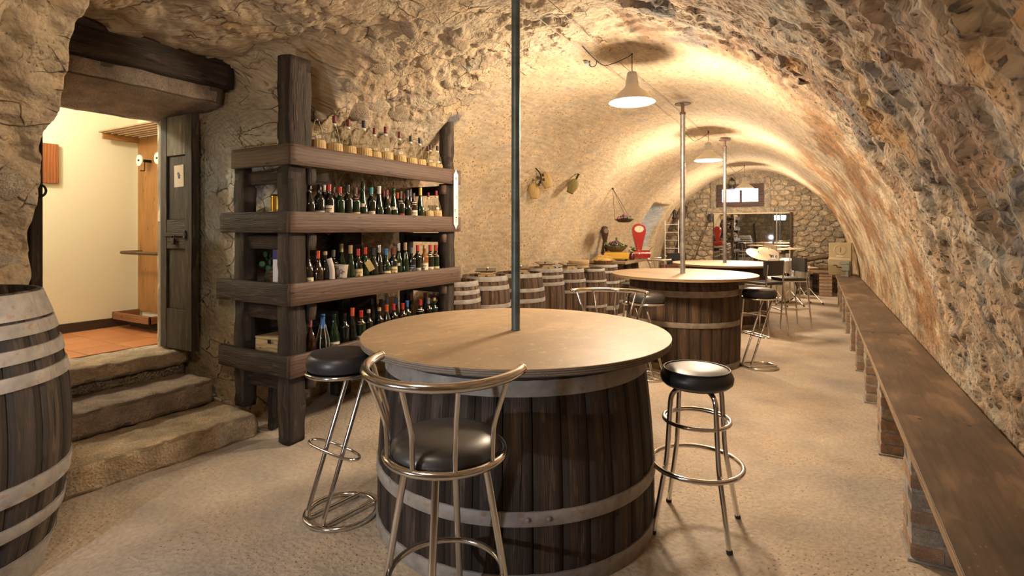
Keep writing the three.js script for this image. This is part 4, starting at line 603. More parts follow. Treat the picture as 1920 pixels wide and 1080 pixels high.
// ---------------------------------------------------------------- pendant lamps and their cables
const LAMPS = [[1185, 192, 4.45, 0.19, 2.95], [1328, 301, 7.95, 0.2, 2.93], [1396, 354, 11.9, 0.2, 2.9]].map(([u, v, d, r, top]) => [atD(u, v, d), r, top]);
LAMPS.push([V(-1.4, 2.56, -0.45), 0.19, 2.95]);
const LAMPL = ['white enamel pendant lamp nearest the shelf end, above the first gap between tables', 'white enamel pendant lamp between the two galvanised poles', 'white enamel pendant lamp in front of the end wall window', 'white enamel pendant lamp hung between the steps and the long bench'];
LAMPS.forEach(([p, R, top], k) => {
  const o = thing('pendant_lamp', LAMPL[k], 'lamp', p, 0, 'pendant lamps along the vault'), s = R / 0.19;
  part('shade', lathe([[0.19, 0], [0.187, 0.012], [0.15, 0.05], [0.105, 0.088], [0.07, 0.115], [0.055, 0.14], [0.052, 0.15], [0.05, 0.15], [0.053, 0.138], [0.068, 0.11], [0.102, 0.083], [0.147, 0.045], [0.184, 0.008], [0.187, 0]].map(([a, b]) => [a * s, b * s]), 48), M.enamel, o);
  part('lamp_holder', lathe([[0.052, 0.145], [0.055, 0.15], [0.042, 0.24], [0.036, 0.25], [0.008, 0.252], [0, 0.252]].map(([a, b]) => [a * s, b * s]), 24), col(0.5, 0.48, 0.44), o);
  part('light_disc', lathe([[0, -0.018], [0.07, -0.016], [0.13, -0.008], [0.176, 0.008], [0.176, 0.016], [0, 0.016]].map(([a, b]) => [a * s, b * s]), 40), S({ color: lin(0.8, 0.75, 0.65), emissive: LAMP_COLOR.clone().lerp(lin(1, 1, 1), 0.4), emissiveIntensity: 5 }), o);
  const h = top - p.y; part('cord', rod([0, 0.25 * s, 0], [0, h, 0], 0.0035, 6), M.rubber, o);
  if (k < 3) part('slack_cord', tube([[0, h - 0.005, 0], [-0.03, h - 0.06, 0.09], [-0.1, h - 0.13, 0.22], [-0.14, h - 0.16, 0.32], [-0.2, h - 0.1, 0.42], [-0.24, h - 0.045, 0.5]], 0.0035, 40, 6), M.rubber, o);
  part('ceiling_hook', rod([0, h - 0.01, 0], [0, h + 0.03, 0], 0.008, 8), M.iron, o);
  const L = new THREE.PointLight(LAMP_COLOR, k === 3 ? LAMP_CD * 0.22 : LAMP_CD); L.position.set(0, -0.09, 0); L.castShadow = true; L.shadow.radius = 9; L.shadow.mapSize.set(1024, 1024); L.shadow.bias = -0.001; o.add(L);
});
{ // neutral work light on a stand to the left of the viewer: it throws the stool's shadow onto the near barrel
  const o = thing('work_light', 'neutral white work light on a thin black tripod stand', 'lamp', [-1.98, 0, 0.42], 0), aim = V(-1.35, 0.7, -2.2).sub(V(-1.98, 1.12, 0.42)).normalize();
  part('pole', rod([0, 0, 0], [0, 1.1, 0], 0.009, 8), M.iron, o); for (let k = 0; k < 3; k++) part('leg', rod([0, 0.35, 0], [Math.cos(k * 2.09) * 0.25, 0.005, Math.sin(k * 2.09) * 0.25], 0.006, 6), M.iron, o);
  const q = new THREE.Quaternion().setFromUnitVectors(V(0, 1, 0), aim), h = lathe([[0.02, -0.06], [0.03, -0.02], [0.05, 0.02], [0.047, 0.02], [0.025, -0.02]], 20); h.applyQuaternion(q); h.translate(0, 1.12, 0); part('reflector', h, M.iron, o);
  const g = disc(0.042, 0.004, 0.0, 20, 0.001); g.applyQuaternion(q); g.translate(0, 1.12, 0); part('light_face', g, S({ color: lin(0.8, 0.8, 0.8), emissive: lin(1, 0.96, 0.95), emissiveIntensity: 0.6 }), o);
  const s = new THREE.SpotLight(new THREE.Color(0.95, 0.96, 1.0), 7, 0, 1.25, 0.6, 2); s.position.set(0, 1.12, 0).addScaledVector(aim, 0.05); s.target.position.copy(s.position).addScaledVector(aim, 2); s.castShadow = true; s.shadow.radius = 1; o.add(s); o.add(s.target);
}
for (const [dx, lab] of [[-0.27, 'thin grey cable running along the vault past the lamp cords'], [-0.12, 'second thin cable along the vault nearer the crown']]) {
  const pts = []; for (let z = -1.2; z > -13.9; z -= 0.8) { const x = -1.36 + dx; let i = 0, best = 9; for (let q = 100; q < 300; q++) { const b = base(q, z); if (Math.abs(b[0] - x) < best && b[1] > 2.4) { best = Math.abs(b[0] - x); i = q; } } const s = surfAt(i, z); pts.push(V(x, s.y - 0.03, z)); }
  one('cable', tube(pts, 0.0035, 120, 6), col(0.3, 0.24, 0.18), lab, 'cable', [0, 0, 0], 0, 'cables along the vault');
}
{ const h = hitVault(1103, 113); if (h) { const o = thing('junction_box', 'small grey cable joint on the vault left of the first lamp', 'cable joint', h.p.clone().addScaledVector(h.n, 0.02)); part('housing', box(0.035, 0.03, 0.1, 0, 0, 0, 0.012), col(0.35, 0.37, 0.4), o); part('cable_loop', new THREE.TorusGeometry(0.035, 0.004, 6, 20).translate(0.05, 0.0, 0), M.rubber, o); } }
// ---------------------------------------------------------------- the wine shelf
const SX = -3.08, SZ0 = -2.38, SZ1 = -4.37, LV = [[1.925, 2.068], [1.46, 1.608], [0.96, 1.115], [0.47, 0.622]];
const FL = [2.03, 1.525, 1.03, 0.535];
{
  const o = thing('wine_shelf', 'heavy dark timber wine shelf with four board fronted levels', 'shelf', [0, 0, 0]);
  const post = (x, z, w, d, y0, y1, s) => part('post', rough(fineBox(w, y1 - y0, d, x, (y0 + y1) / 2, z, 0.05, 0.012), 0.022, 5, s), M.post, o);
  post(-3.185, -2.475, 0.12, 0.15, 0, 1.93, 1); post(-3.16, -2.48, 0.13, 0.19, 2.0, 2.68, 2); post(-3.18, -4.26, 0.11, 0.13, 0, 1.93, 3); post(-3.17, -4.25, 0.11, 0.11, 2.0, 2.68, 4); post(-3.7, -2.47, 0.12, 0.11, 0.17, 1.95, 5); post(-3.66, -4.22, 0.1, 0.11, 0, 1.95, 6); post(-3.72, -3.4, 0.12, 0.14, 0, 1.9, 7); post(-3.5, -2.56, 0.06, 0.06, 0.0, 0.5, 8);
  LV.forEach(([a, b], k) => {
    part('front_board', rough(fineBox(0.045, b - a, SZ0 - SZ1, SX - 0.022, (a + b) / 2, (SZ0 + SZ1) / 2, 0.05, 0.006), 0.006, 3, k), M.fascia, o);
    const xl = [-3.74, -3.88, -3.93, -3.9][k]; part('side_board', rough(fineBox(SX - 0.02 - xl, b - a, 0.045, (xl + SX - 0.02) / 2, (a + b) / 2, SZ0 - 0.0225, 0.05, 0.008), 0.008, 4, k + 4), k ? M.post : M.shelfBoard, o);
    for (let q = 0; q < 4; q++) part('shelf_board', boxAB([SX - 0.05 - (q + 1) * 0.165, FL[k] - 0.035, SZ1 + 0.02], [SX - 0.05 - q * 0.165 - 0.004, FL[k], SZ0 - 0.05], 0.004), M.shelfBoard, o);
    part('cross_rail', rough(fineBox(0.42, 0.1, 0.05, -3.46, a - 0.07, -2.47, 0.05, 0.008), 0.01, 5, k), M.post, o);
    part('end_rail', boxAB([-3.7, a - 0.1, -4.29], [-3.2, a - 0.01, -4.24]), M.post, o);
    part('bracket', rough(fineBox(0.06, 0.12, 0.07, -3.15, a - 0.065, -2.6, 0.04, 0.01), 0.012, 8, k), M.post, o); part('bracket', rough(fineBox(0.06, 0.1, 0.06, -3.15, a - 0.055, -4.16, 0.04, 0.01), 0.012, 8, k + 3), M.fascia, o);
  });
  part('back_panel', boxAB([-3.78, 1.55, -4.25], [-3.76, 1.93, -2.6]), M.post, o); part('back_panel', boxAB([-3.78, 1.08, -3.7], [-3.76, 1.46, -2.6]), M.post, o); part('back_panel', boxAB([-3.78, 0.5, -3.9], [-3.76, 0.95, -2.6]), M.post, o);
  const q = atX(854, 318, SX + 0.004), q2 = atX(854, 430, SX + 0.004), hh = q.y - q2.y, T = thing('thermometer', 'long white enamel wall thermometer on the shelf corner', 'thermometer', [SX + 0.004, q2.y, q.z]);
  const sh = new THREE.Shape(); const w = 0.034; sh.moveTo(-w, 0.05); sh.lineTo(-w, hh - 0.05); sh.quadraticCurveTo(-w * 0.4, hh - 0.03, 0, hh); sh.quadraticCurveTo(w * 0.4, hh - 0.03, w, hh - 0.05); sh.lineTo(w, 0.05); sh.quadraticCurveTo(w * 0.4, 0.03, 0, 0); sh.quadraticCurveTo(-w * 0.4, 0.03, -w, 0.05); const tg = new THREE.ExtrudeGeometry(sh, { depth: 0.006, bevelSize: 0.001, bevelThickness: 0.001, bevelSegments: 1 }); tg.rotateY(Math.PI / 2);
  part('plate', tg, col(0.85, 0.84, 0.8, 0.35), T); part('tube', rod([0.012, 0.12, 0], [0.012, hh - 0.16, 0], 0.004, 8), M.glassClear, T); part('scale', [...Array(24).keys()].map((i) => boxAB([0.0072, 0.13 + i * (hh - 0.3) / 24, 0.006], [0.0082, 0.132 + i * (hh - 0.3) / 24, i % 5 ? 0.012 : 0.018], 0.0002)), col(0.05, 0.05, 0.05), T); part('bulb', new THREE.SphereGeometry(0.008, 10, 8).translate(0.012, 0.115, 0), col(0.5, 0.03, 0.03, 0.3), T);
  part('leaf_motif', [[hh - 0.09, 0.006], [hh - 0.1, -0.008], [hh - 0.08, -0.004], [hh * 0.52, -0.018], [hh * 0.55, -0.015], [hh * 0.3, 0.02], [hh * 0.33, 0.016]].map(([y, z]) => { const g = new THREE.SphereGeometry(0.008, 8, 6); g.scale(0.2, 1, 0.9); g.translate(0.0075, y, z); return g; }), col(0.03, 0.08, 0.05), T); part('maker_mark', [0, 1, 2].map((i) => boxAB([0.0072, 0.07 + i * 0.012, -0.012], [0.008, 0.076 + i * 0.012, 0.012], 0.0003)), col(0.35, 0.06, 0.06), T);
}
// ---------------------------------------------------------------- bottles
const PROF = {   // [r, y], body up to the neck; nk = where the capsule starts
  bordeaux: { p: [[0, 0.004], [0.03, 0], [0.0365, 0.006], [0.0375, 0.02], [0.0375, 0.185], [0.035, 0.203], [0.02, 0.222], [0.0145, 0.236], [0.0138, 0.292], [0.0155, 0.293], [0.0155, 0.3], [0, 0.3]], cap: [0.248, 0.302, 0.0152], lab: [0.05, 0.14, 0.0377] },
  burgundy: { p: [[0, 0.004], [0.033, 0], [0.0395, 0.006], [0.041, 0.02], [0.041, 0.135], [0.038, 0.16], [0.029, 0.19], [0.019, 0.218], [0.0145, 0.24], [0.0138, 0.292], [0.0155, 0.293], [0.0155, 0.3], [0, 0.3]], cap: [0.245, 0.302, 0.0156], lab: [0.035, 0.105, 0.0412] },
  slim: { p: [[0, 0.004], [0.03, 0], [0.036, 0.006], [0.037, 0.02], [0.037, 0.12], [0.033, 0.16], [0.024, 0.21], [0.0165, 0.25], [0.0138, 0.275], [0.0138, 0.325], [0.0153, 0.326], [0.0153, 0.335], [0, 0.335]], cap: [0.27, 0.337, 0.0155], lab: [0.03, 0.1, 0.0372] },
  sparkling: { p: [[0, 0.004], [0.036, 0], [0.043, 0.007], [0.0445, 0.03], [0.0445, 0.12], [0.041, 0.155], [0.03, 0.195], [0.02, 0.235], [0.0155, 0.27], [0.0148, 0.3], [0.018, 0.302], [0.018, 0.315], [0, 0.316]], cap: [0.215, 0.318, 0.0245], lab: [0.03, 0.1, 0.0447] },
};
for (const k of Object.keys(PROF)) { const q = PROF[k]; q.g = lathe(q.p, 20); const [a, b, r] = q.cap; q.cg = geoOf(lathe(k === 'sparkling' ? [[0.0255, a], [0.0205, 0.237], [0.0165, 0.268], [0.0175, 0.3], [0.0185, b], [0, b + 0.001]] : [[r, a], [r, b - 0.012], [r + 0.0012, b - 0.011], [r + 0.0012, b - 0.001], [r - 0.001, b], [0, b + 0.001]], 16)); q.shortCap = geoOf(lathe([[r + 0.0005, b - 0.03], [r + 0.0005, b - 0.001], [0, b + 0.001]], 14)); q.g = geoOf(q.g); const [l0, l1, lr] = q.lab; q.lg = (f0, f1, wide) => { const g = new THREE.CylinderGeometry(lr + 0.0004, lr + 0.0004, (l1 - l0) * (f1 - f0), 14, 1, true, -wide, wide * 2); g.translate(0, lerp(l0, l1, (f0 + f1) / 2), 0); return geoOf(g); }; q.full = q.lg(0, 1, 1.35); q.low = q.lg(-0.1, 0.55, 1.3); q.small = q.lg(0.15, 0.65, 0.85); const n = new THREE.CylinderGeometry(k === 'slim' ? 0.0345 : 0.027, k === 'slim' ? 0.037 : 0.037, 0.025, 12, 1, true, -0.8, 1.6); n.translate(0, k === 'slim' ? 0.15 : k === 'bordeaux' ? 0.205 : 0.17, 0); q.neck = geoOf(n); }
const paper = (bg, fg, acc) => { const t = canvasTex(96, 96, (g, w, h) => { g.fillStyle = bg; g.fillRect(0, 0, w, h); g.strokeStyle = fg; g.lineWidth = 2; g.strokeRect(5, 5, w - 10, h - 10); g.fillStyle = fg; g.fillRect(22, 24, 52, 7); g.fillRect(30, 38, 36, 4); g.fillRect(26, 76, 44, 3); g.fillStyle = acc; g.beginPath(); g.arc(48, 58, 11, 0, 7); g.fill(); }); return S({ map: t, roughness: 0.8, side: THREE.DoubleSide }); };
const LAB = { white: paper('#e6dcc4', '#5a4a3a', '#8a7a5a'), cream: paper('#d8c69c', '#5a3a2a', '#8a5a2a'), tan: paper('#b39a68', '#5a3a22', '#7a2a1a'), red: paper('#8c2a20', '#d8c0a0', '#e0d0b0'), silver: paper('#b8b8b4', '#44444c', '#70707a'), blue: paper('#2c3648', '#b8b8c0', '#c8b878'), green: paper('#4a6a3a', '#e0d8b0', '#c8402a') };
const CAP = { none: null, red: col(0.42, 0.03, 0.025, 0.35), wine: col(0.16, 0.02, 0.025, 0.35), orange: col(0.55, 0.09, 0.02, 0.35), white: col(0.62, 0.6, 0.55, 0.4), cream: col(0.6, 0.5, 0.28, 0.4), tan: col(0.36, 0.23, 0.12, 0.5), brown: col(0.09, 0.045, 0.025, 0.4), black: col(0.015, 0.015, 0.018, 0.35), blue: col(0.04, 0.15, 0.4, 0.35), teal: col(0.03, 0.25, 0.28, 0.35), gold: col(0.6, 0.4, 0.1, 0.3, 0.6), silver: col(0.55, 0.55, 0.55, 0.3, 0.7), pink: col(0.3, 0.12, 0.12, 0.4), grey: col(0.16, 0.17, 0.18, 0.4) };
const GL = { d: M.bottleDark, g: M.bottleGreen, b: M.bottleBrown, a: M.bottleAmber }, GN = { d: 'dark', g: 'green', b: 'brown', a: 'amber' };
const KN = { bordeaux: 'straight', burgundy: 'sloping', slim: 'slim tall', sparkling: 'heavy sparkling' };
const SN_ = ['top', 'second', 'third', 'bottom'];
function bottle(lv, u, kind, glass, cap, label, labKind = 'full', back = 0, neckLab = '', neigh = '') {
  const x = -3.19 - back * 0.15 - 0.02 * rand(), q = atX(u, PY, x), K = PROF[kind], rows = bottle.rows ??= {}, last = rows[lv * 2 + back]; if (last !== undefined) q.z = Math.min(q.z, last - (kind === 'sparkling' ? 0.088 : 0.0795)); rows[lv * 2 + back] = q.z;
  const seen = bottle.seen ??= {}; let text = `${KN[kind]} ${GN[glass]} bottle${cap !== 'none' ? ' with ' + cap + ' capsule' : ' without capsule'}${label ? ' and ' + label + ' label' : ''} on the ${SN_[lv]} shelf${back ? ', back row' : ''}${neigh}`;
  if (seen[text]) text += ', nearer the thermometer'; seen[text] = 1;
  const o = thing('wine_bottle', text, 'bottle', [x, FL[lv], q.z], Math.atan2(-x, -q.z) + rr(-0.35, 0.35), `wine bottles on the ${SN_[lv]} shelf`);
  const sc = rr(0.95, 1.03); o.scale.set(1, sc, 1);
  again('glass_body', K.g, GL[glass], o); if (CAP[cap]) again('capsule', ['tan', 'cream'].includes(cap) && kind !== 'slim' ? K.shortCap : K.cg, CAP[cap], o);
  if (label) again('paper_label', K[labKind], LAB[label], o); if (neckLab) again('neck_label', K.neck, LAB[neckLab], o);
  return o;
}
const B2 = [[574, 'bordeaux', 'g', 'none', '', 'full', 1], [580, 'burgundy', 'd', 'none', ''], [598, 'bordeaux', 'd', 'none', 'silver', 'low'], [607, 'bordeaux', 'g', 'white', '', 'full', 1], [617, 'bordeaux', 'd', 'red', 'white'], [625, 'bordeaux', 'b', 'brown', '', 'full', 1], [637, 'bordeaux', 'g', 'red', ''], [651, 'bordeaux', 'd', 'black', ''], [666, 'bordeaux', 'g', 'brown', 'cream', 'low', 0, 'red'], [680, 'slim', 'g', 'none', 'white', 'low', 0, 'white'], [696, 'bordeaux', 'd', 'teal', 'white', 'small'], [711, 'slim', 'g', 'white', 'tan', 'low'], [719, 'bordeaux', 'd', 'wine', '', 'full', 1], [725, 'burgundy', 'd', 'wine', 'red', 'low', 0, 'silver'], [738, 'slim', 'g', 'none', 'white', 'low', 0, 'white'], [745, 'bordeaux', 'd', 'orange', '', 'full', 1], [751, 'bordeaux', 'd', 'brown', 'red', 'low', 0, 'cream'], [757, 'bordeaux', 'd', 'wine', '', 'full', 1], [763, 'burgundy', 'd', 'black', ''], [769, 'slim', 'd', 'grey', '', 'full', 1], [775, 'bordeaux', 'b', 'brown', 'white', 'full', 0, 'white'], [788, 'slim', 'g', 'gold', 'cream', 'low']];
const B3 = [[577, 'burgundy', 'd', 'none', 'white', 'full'], [588, 'burgundy', 'b', 'orange', 'cream', 'small'], [604, 'burgundy', 'd', 'tan', 'tan', 'small'], [625, 'bordeaux', 'd', 'grey', 'white', 'low', 1], [640, 'slim', 'g', 'cream', '', 'full', 1], [657, 'slim', 'g', 'tan', 'cream', 'low'], [665, 'bordeaux', 'd', 'red', 'cream'], [678, 'bordeaux', 'g', 'red', ''], [690, 'burgundy', 'd', 'black', 'tan', 'low'], [704, 'slim', 'd', 'silver', 'white', 'low'], [719, 'burgundy', 'g', 'blue', 'cream', 'full'], [733, 'bordeaux', 'd', 'wine', 'cream'], [747, 'slim', 'g', 'silver', 'silver', 'low', 0, 'white'], [759, 'slim', 'g', 'tan', ''], [772, 'bordeaux', 'd', 'grey', 'blue'], [783, 'bordeaux', 'd', 'red', 'silver', 'low'], [796, 'bordeaux', 'a', 'tan', 'white', 'full'], [806, 'bordeaux', 'd', 'red', 'white', 'low', 0, 'white'], [815, 'bordeaux', 'g', 'red', 'cream', 'low', 0, 'red']];
const B4 = [[574, 'bordeaux', 'g', 'none', '', 'full', 1], [581, 'burgundy', 'b', 'pink', ''], [626, 'sparkling', 'g', 'none', 'white', 'full', 0, 'cream'], [646, 'bordeaux', 'd', 'none', ''], [660, 'slim', 'd', 'orange', 'white', 'low'], [677, 'bordeaux', 'g', 'red', 'cream', 'low', 0, 'red'], [691, 'bordeaux', 'd', 'tan', 'silver', 'small'], [698, 'slim', 'd', 'black', '', 'full', 1], [711, 'bordeaux', 'd', 'tan', ''], [714, 'slim', 'b', 'none', '', 'full', 1], [725, 'burgundy', 'd', 'orange', ''], [727, 'slim', 'd', 'grey', '', 'full', 1], [738, 'bordeaux', 'd', 'red', ''], [743, 'slim', 'd', 'blue', 'blue', 'full', 1], [755, 'bordeaux', 'b', 'red', 'cream', 'low'], [763, 'bordeaux', 'g', 'blue', ''], [772, 'slim', 'b', 'wine', '', 'full', 1], [788, 'bordeaux', 'd', 'red', '', 'full', 0, 'white'], [797, 'slim', 'd', 'wine', '', 'full', 1], [803, 'bordeaux', 'd', 'grey', ''], [814, 'bordeaux', 'g', 'tan', ''], [823, 'bordeaux', 'd', 'brown', '', 'full', 1]];
for (const b of B2) bottle(1, ...b); for (const b of B3) bottle(2, ...b); for (const b of B4) bottle(3, ...b);
// straw covered flasks
const fiascoG = (() => { const body = [[0, 0.005], [0.04, 0.002], [0.055, 0.02], [0.062, 0.05], [0.06, 0.085], [0.05, 0.125], [0.034, 0.18], [0.02, 0.235], [0.0148, 0.262], [0.0142, 0.318], [0.016, 0.319], [0.016, 0.328], [0.0125, 0.328]]; return { g: geoOf(lathe(body, 28)), s: geoOf(lathe([[0, 0], [0.045, 0], [0.06, 0.016], [0.0665, 0.05], [0.0645, 0.09], [0.06, 0.108], [0.0565, 0.107]], 28)), c: geoOf(lathe([[0.0162, 0.278], [0.0162, 0.329], [0.0155, 0.331], [0, 0.332]], 16)), n: geoOf(lathe([[0.0165, 0.252], [0.0158, 0.27]], 16)), r: [0, 1].map((k) => geoOf(tube([[Math.cos(k * 2 + 0.6) * 0.0625, 0.085, Math.sin(k * 2 + 0.6) * 0.0625], [Math.cos(k * 2 + 0.6) * 0.04, 0.17, Math.sin(k * 2 + 0.6) * 0.04], [Math.cos(k * 2 + 0.6) * 0.018, 0.25, Math.sin(k * 2 + 0.6) * 0.018]], 0.0017, 12, 5))), l: (() => { const g = new THREE.PlaneGeometry(0.035, 0.026); g.rotateX(-0.35); g.translate(0, 0.13, 0.053); return geoOf(g); })() }; })();
function fiasco(pos, s, cap, lab, label, group, wine) {
  const o = thing('straw_flask', label, 'flask', pos, rr(0, 6), group); o.scale.setScalar(s);
  again('glass_body', fiascoG.g, M.glassClear, o); again('straw_cover', fiascoG.s, M.straw, o); for (const r of fiascoG.r) again('straw_cord', r, col(0.62, 0.5, 0.3), o);
  if (CAP[cap]) { again('capsule', fiascoG.c, CAP[cap], o); again('neck_band', fiascoG.n, LAB.white, o); } if (lab) again('paper_label', fiascoG.l, LAB[lab], o);
  if (lab || cap !== 'none') o.rotation.y = Math.atan2(-o.position.x, -o.position.z) + rr(-0.6, 0.6); return o;
}
[[594, 1.0, 'none', 'white'], [627, 0.97, 'wine', 'white'], [653, 0.96, 'wine', 'cream'], [682, 1.02, 'black', ''], [702, 0.9, 'wine', 'cream'], [723, 1.0, 'wine', 'white'], [749, 0.95, 'wine', 'white'], [770, 0.92, 'black', ''], [787, 0.92, 'black', ''], [802, 0.82, 'wine', ''], [807, 0.78, 'black', 'white'], [820, 0.8, 'black', 'white']].forEach(([u, s, c, l], k) => { const q = atX(u, PY, -3.2 - ([802, 703].includes(u) ? 0.12 : 0)); fiasco([q.x, FL[0], q.z], s, c, l, `${['first', 'second', 'third', 'fourth', 'fifth', 'sixth', 'seventh', 'eighth', 'ninth', 'tenth', 'eleventh', 'twelfth'][k]} straw flask from the corner post on the top shelf, ${c === 'none' ? 'open neck' : c + ' capsule'}`, 'straw flasks on the top shelf'); });
[[803, 0.78, 'wine', 'white'], [818, 0.86, 'red', 'white']].forEach(([u, s, c, l], k) => { const q = atX(u, PY, -3.2); one('wooden_block', box(0.1, 0.05, 0.1, 0, 0.025, 0), M.shelfBoard, k ? 'dark wooden block under the red capped straw flask' : 'dark wooden block under the wine capped straw flask', 'block', [q.x, FL[1], q.z]); fiasco([q.x, FL[1] + 0.05, q.z], s, c, l, `straw based clear flask with ${c} capsule at the far end of the second shelf`, 'straw flasks on the second shelf'); });
// other things on the shelf
{
  const g1 = atZ(519, 240, -2.47); const gb = thing('green_bottle', 'tall empty green glass bottle beside the upper shelf post', 'bottle', [-3.29, FL[0], -2.48]); part('glass_body', lathe([[0, 0.004], [0.034, 0], [0.036, 0.01], [0.036, 0.2], [0.03, 0.23], [0.016, 0.26], [0.014, 0.27], [0.014, 0.32], [0.016, 0.33]].map(([r, y]) => [r, y * 0.98]), 24), M.glassGreen, gb);
  const tin = thing('gold_tin', 'shiny gold gift tube on the second shelf behind the corner post', 'tin', [-3.43, FL[1], -2.56]); part('tube', lathe([[0, 0], [0.058, 0], [0.06, 0.004], [0.06, 0.205], [0.057, 0.21], [0, 0.21]], 32), S({ color: lin(0.8, 0.5, 0.1), metalness: 1, roughness: 0.25 }), tin); part('lid', lathe([[0.061, 0.195], [0.061, 0.212], [0, 0.213]], 32), S({ color: lin(0.8, 0.55, 0.15), metalness: 1, roughness: 0.2 }), tin); part('price_card', boxAB([-0.03, 0.02, 0.06], [0.01, 0.09, 0.062], 0.0005), M.white, tin);
  const bc = thing('carton', 'narrow white and blue bottle carton on the third shelf', 'box', [-3.33, FL[2], -2.5], 0.5); part('body', box(0.085, 0.31, 0.085, 0, 0.155, 0, 0.002), M.white, bc); part('base_band', box(0.087, 0.06, 0.087, 0, 0.03, 0, 0.002), col(0.03, 0.09, 0.2), bc); part('top_band', box(0.087, 0.07, 0.087, 0, 0.275, 0, 0.002), col(0.04, 0.05, 0.16), bc); part('ribbon', box(0.02, 0.09, 0.089, 0, 0.27, 0, 0.001), col(0.5, 0.03, 0.03), bc);
  const sb = thing('small_box', 'small brown wooden box beside the blue and white carton', 'box', [-3.46, FL[2], -2.58]); part('body', box(0.14, 0.13, 0.12, 0, 0.065, 0), M.fascia, sb); part('lid', box(0.146, 0.02, 0.126, 0, 0.14, 0), M.fascia, sb);
  const pl = thing('ivy_sprig', 'dark green ivy sprig at the back of the third shelf', 'plant', [-3.6, FL[2], -2.62]); part('stem', tube([[0, 0, 0], [0.02, 0.1, 0.01], [0.0, 0.2, 0.02], [0.03, 0.27, 0]], 0.004, 16, 5), col(0.06, 0.09, 0.04), pl); for (let k = 0; k < 16; k++) { const g = new THREE.SphereGeometry(0.026, 8, 5); g.scale(1, 0.9, 0.2); g.rotateY(rr(-1, 1)); g.rotateZ(rr(-1, 1)); g.translate(rr(-0.06, 0.06), 0.04 + k * 0.015, rr(-0.02, 0.05)); part('leaf', g, col(0.05, 0.13, 0.06), pl); }
  const wb = thing('wine_case', 'pale pine wine case on the bottom shelf behind the corner post', 'box', [-3.45, FL[3], -2.57], 0.06); part('body', box(0.26, 0.15, 0.2, 0, 0.075, 0), M.paleWood, wb); part('lid', box(0.264, 0.018, 0.204, 0, 0.16, 0), M.paleWood, wb); part('clasp', box(0.03, 0.03, 0.006, 0.02, 0.14, 0.103, 0.002), M.iron, wb);
  const hz = atX(621, PY, -3.165), hg = thing('ceramic_horn', 'slender pale curved vase among the third shelf bottles', 'vase', [hz.x, FL[2], hz.z], 0.6); part('body', tube([[0.0, 0.0, 0], [0.006, 0.08, 0], [0.004, 0.16, 0], [-0.016, 0.235, 0]], 0.02, 24, 10), col(0.6, 0.52, 0.46), hg); part('foot', disc(0.03, 0.012, 0, 20), col(0.6, 0.52, 0.46), hg);
  const mz = atX(640, PY, -3.19), mg = thing('ceramic_jug', 'flared pale ceramic jug with dark vine drawing on the third shelf', 'jug', [mz.x, FL[2], mz.z], 0.7); part('body', lathe([[0, 0], [0.034, 0], [0.036, 0.006], [0.042, 0.09], [0.052, 0.175], [0.056, 0.18], [0.05, 0.176], [0.04, 0.09], [0.03, 0.012], [0, 0.012]], 32), col(0.55, 0.48, 0.4, 0.35), mg); part('vine_drawing', [...Array(9).keys()].map((k) => { const a = -0.6 + 0.5 * Math.sin(k * 1.3) + 0.5, y = 0.05 + k * 0.012, r = lerp(0.038, 0.05, y / 0.175) + 0.003, g = new THREE.TorusGeometry(0.011, 0.0022, 5, 12, 4); g.translate(0, 0, 0); g.rotateY(a); g.translate(Math.sin(a) * r, y, Math.cos(a) * r); return g; }), col(0.06, 0.06, 0.07), mg);
  const tz = atX(694, PY, -3.13), tg = one('bottle_tag', box(0.05, 0.085, 0.003, 0, 0, 0, 0.001), S({ color: lin(0.6, 0.45, 0.18), roughness: 0.8 }), 'tilted yellow cardboard tag hanging on a third shelf bottle', 'tag', [tz.x - 0.005, FL[2] + 0.16, tz.z], 0.85); tg.rotation.z = 0.5;
  const nz = atX(605, PY, -3.19), nb = thing('netted_bottle', 'dark sparkling bottle with blue neck foil in a bead net on the bottom shelf', 'bottle', [nz.x, FL[3], nz.z], 0.7); again('glass_body', PROF.sparkling.g, M.bottleDark, nb); again('foil', PROF.sparkling.cg, CAP.blue, nb); for (let k = 0; k < 7; k++) { const a = k / 7 * 6.28; part('net_cord', tube([[Math.cos(a) * 0.046, 0.02, Math.sin(a) * 0.046], [Math.cos(a) * 0.0465, 0.12, Math.sin(a) * 0.0465], [Math.cos(a) * 0.032, 0.19, Math.sin(a) * 0.032], [Math.cos(a) * 0.022, 0.24, Math.sin(a) * 0.022]], 0.0022, 16, 5), col(0.55, 0.52, 0.46), nb); }
  for (const [u, k] of [[779, 0], [812, 1]]) { const q = atX(u, PY, -3.34); one('wooden_crate_board', box(0.012, 0.2, 0.16, 0, 0.1, 0), M.paleWood, k ? 'pale wooden case end behind the larger straw flask' : 'pale wooden case end behind the gold capped bottle', 'crate', [q.x, FL[1], q.z]); }
}
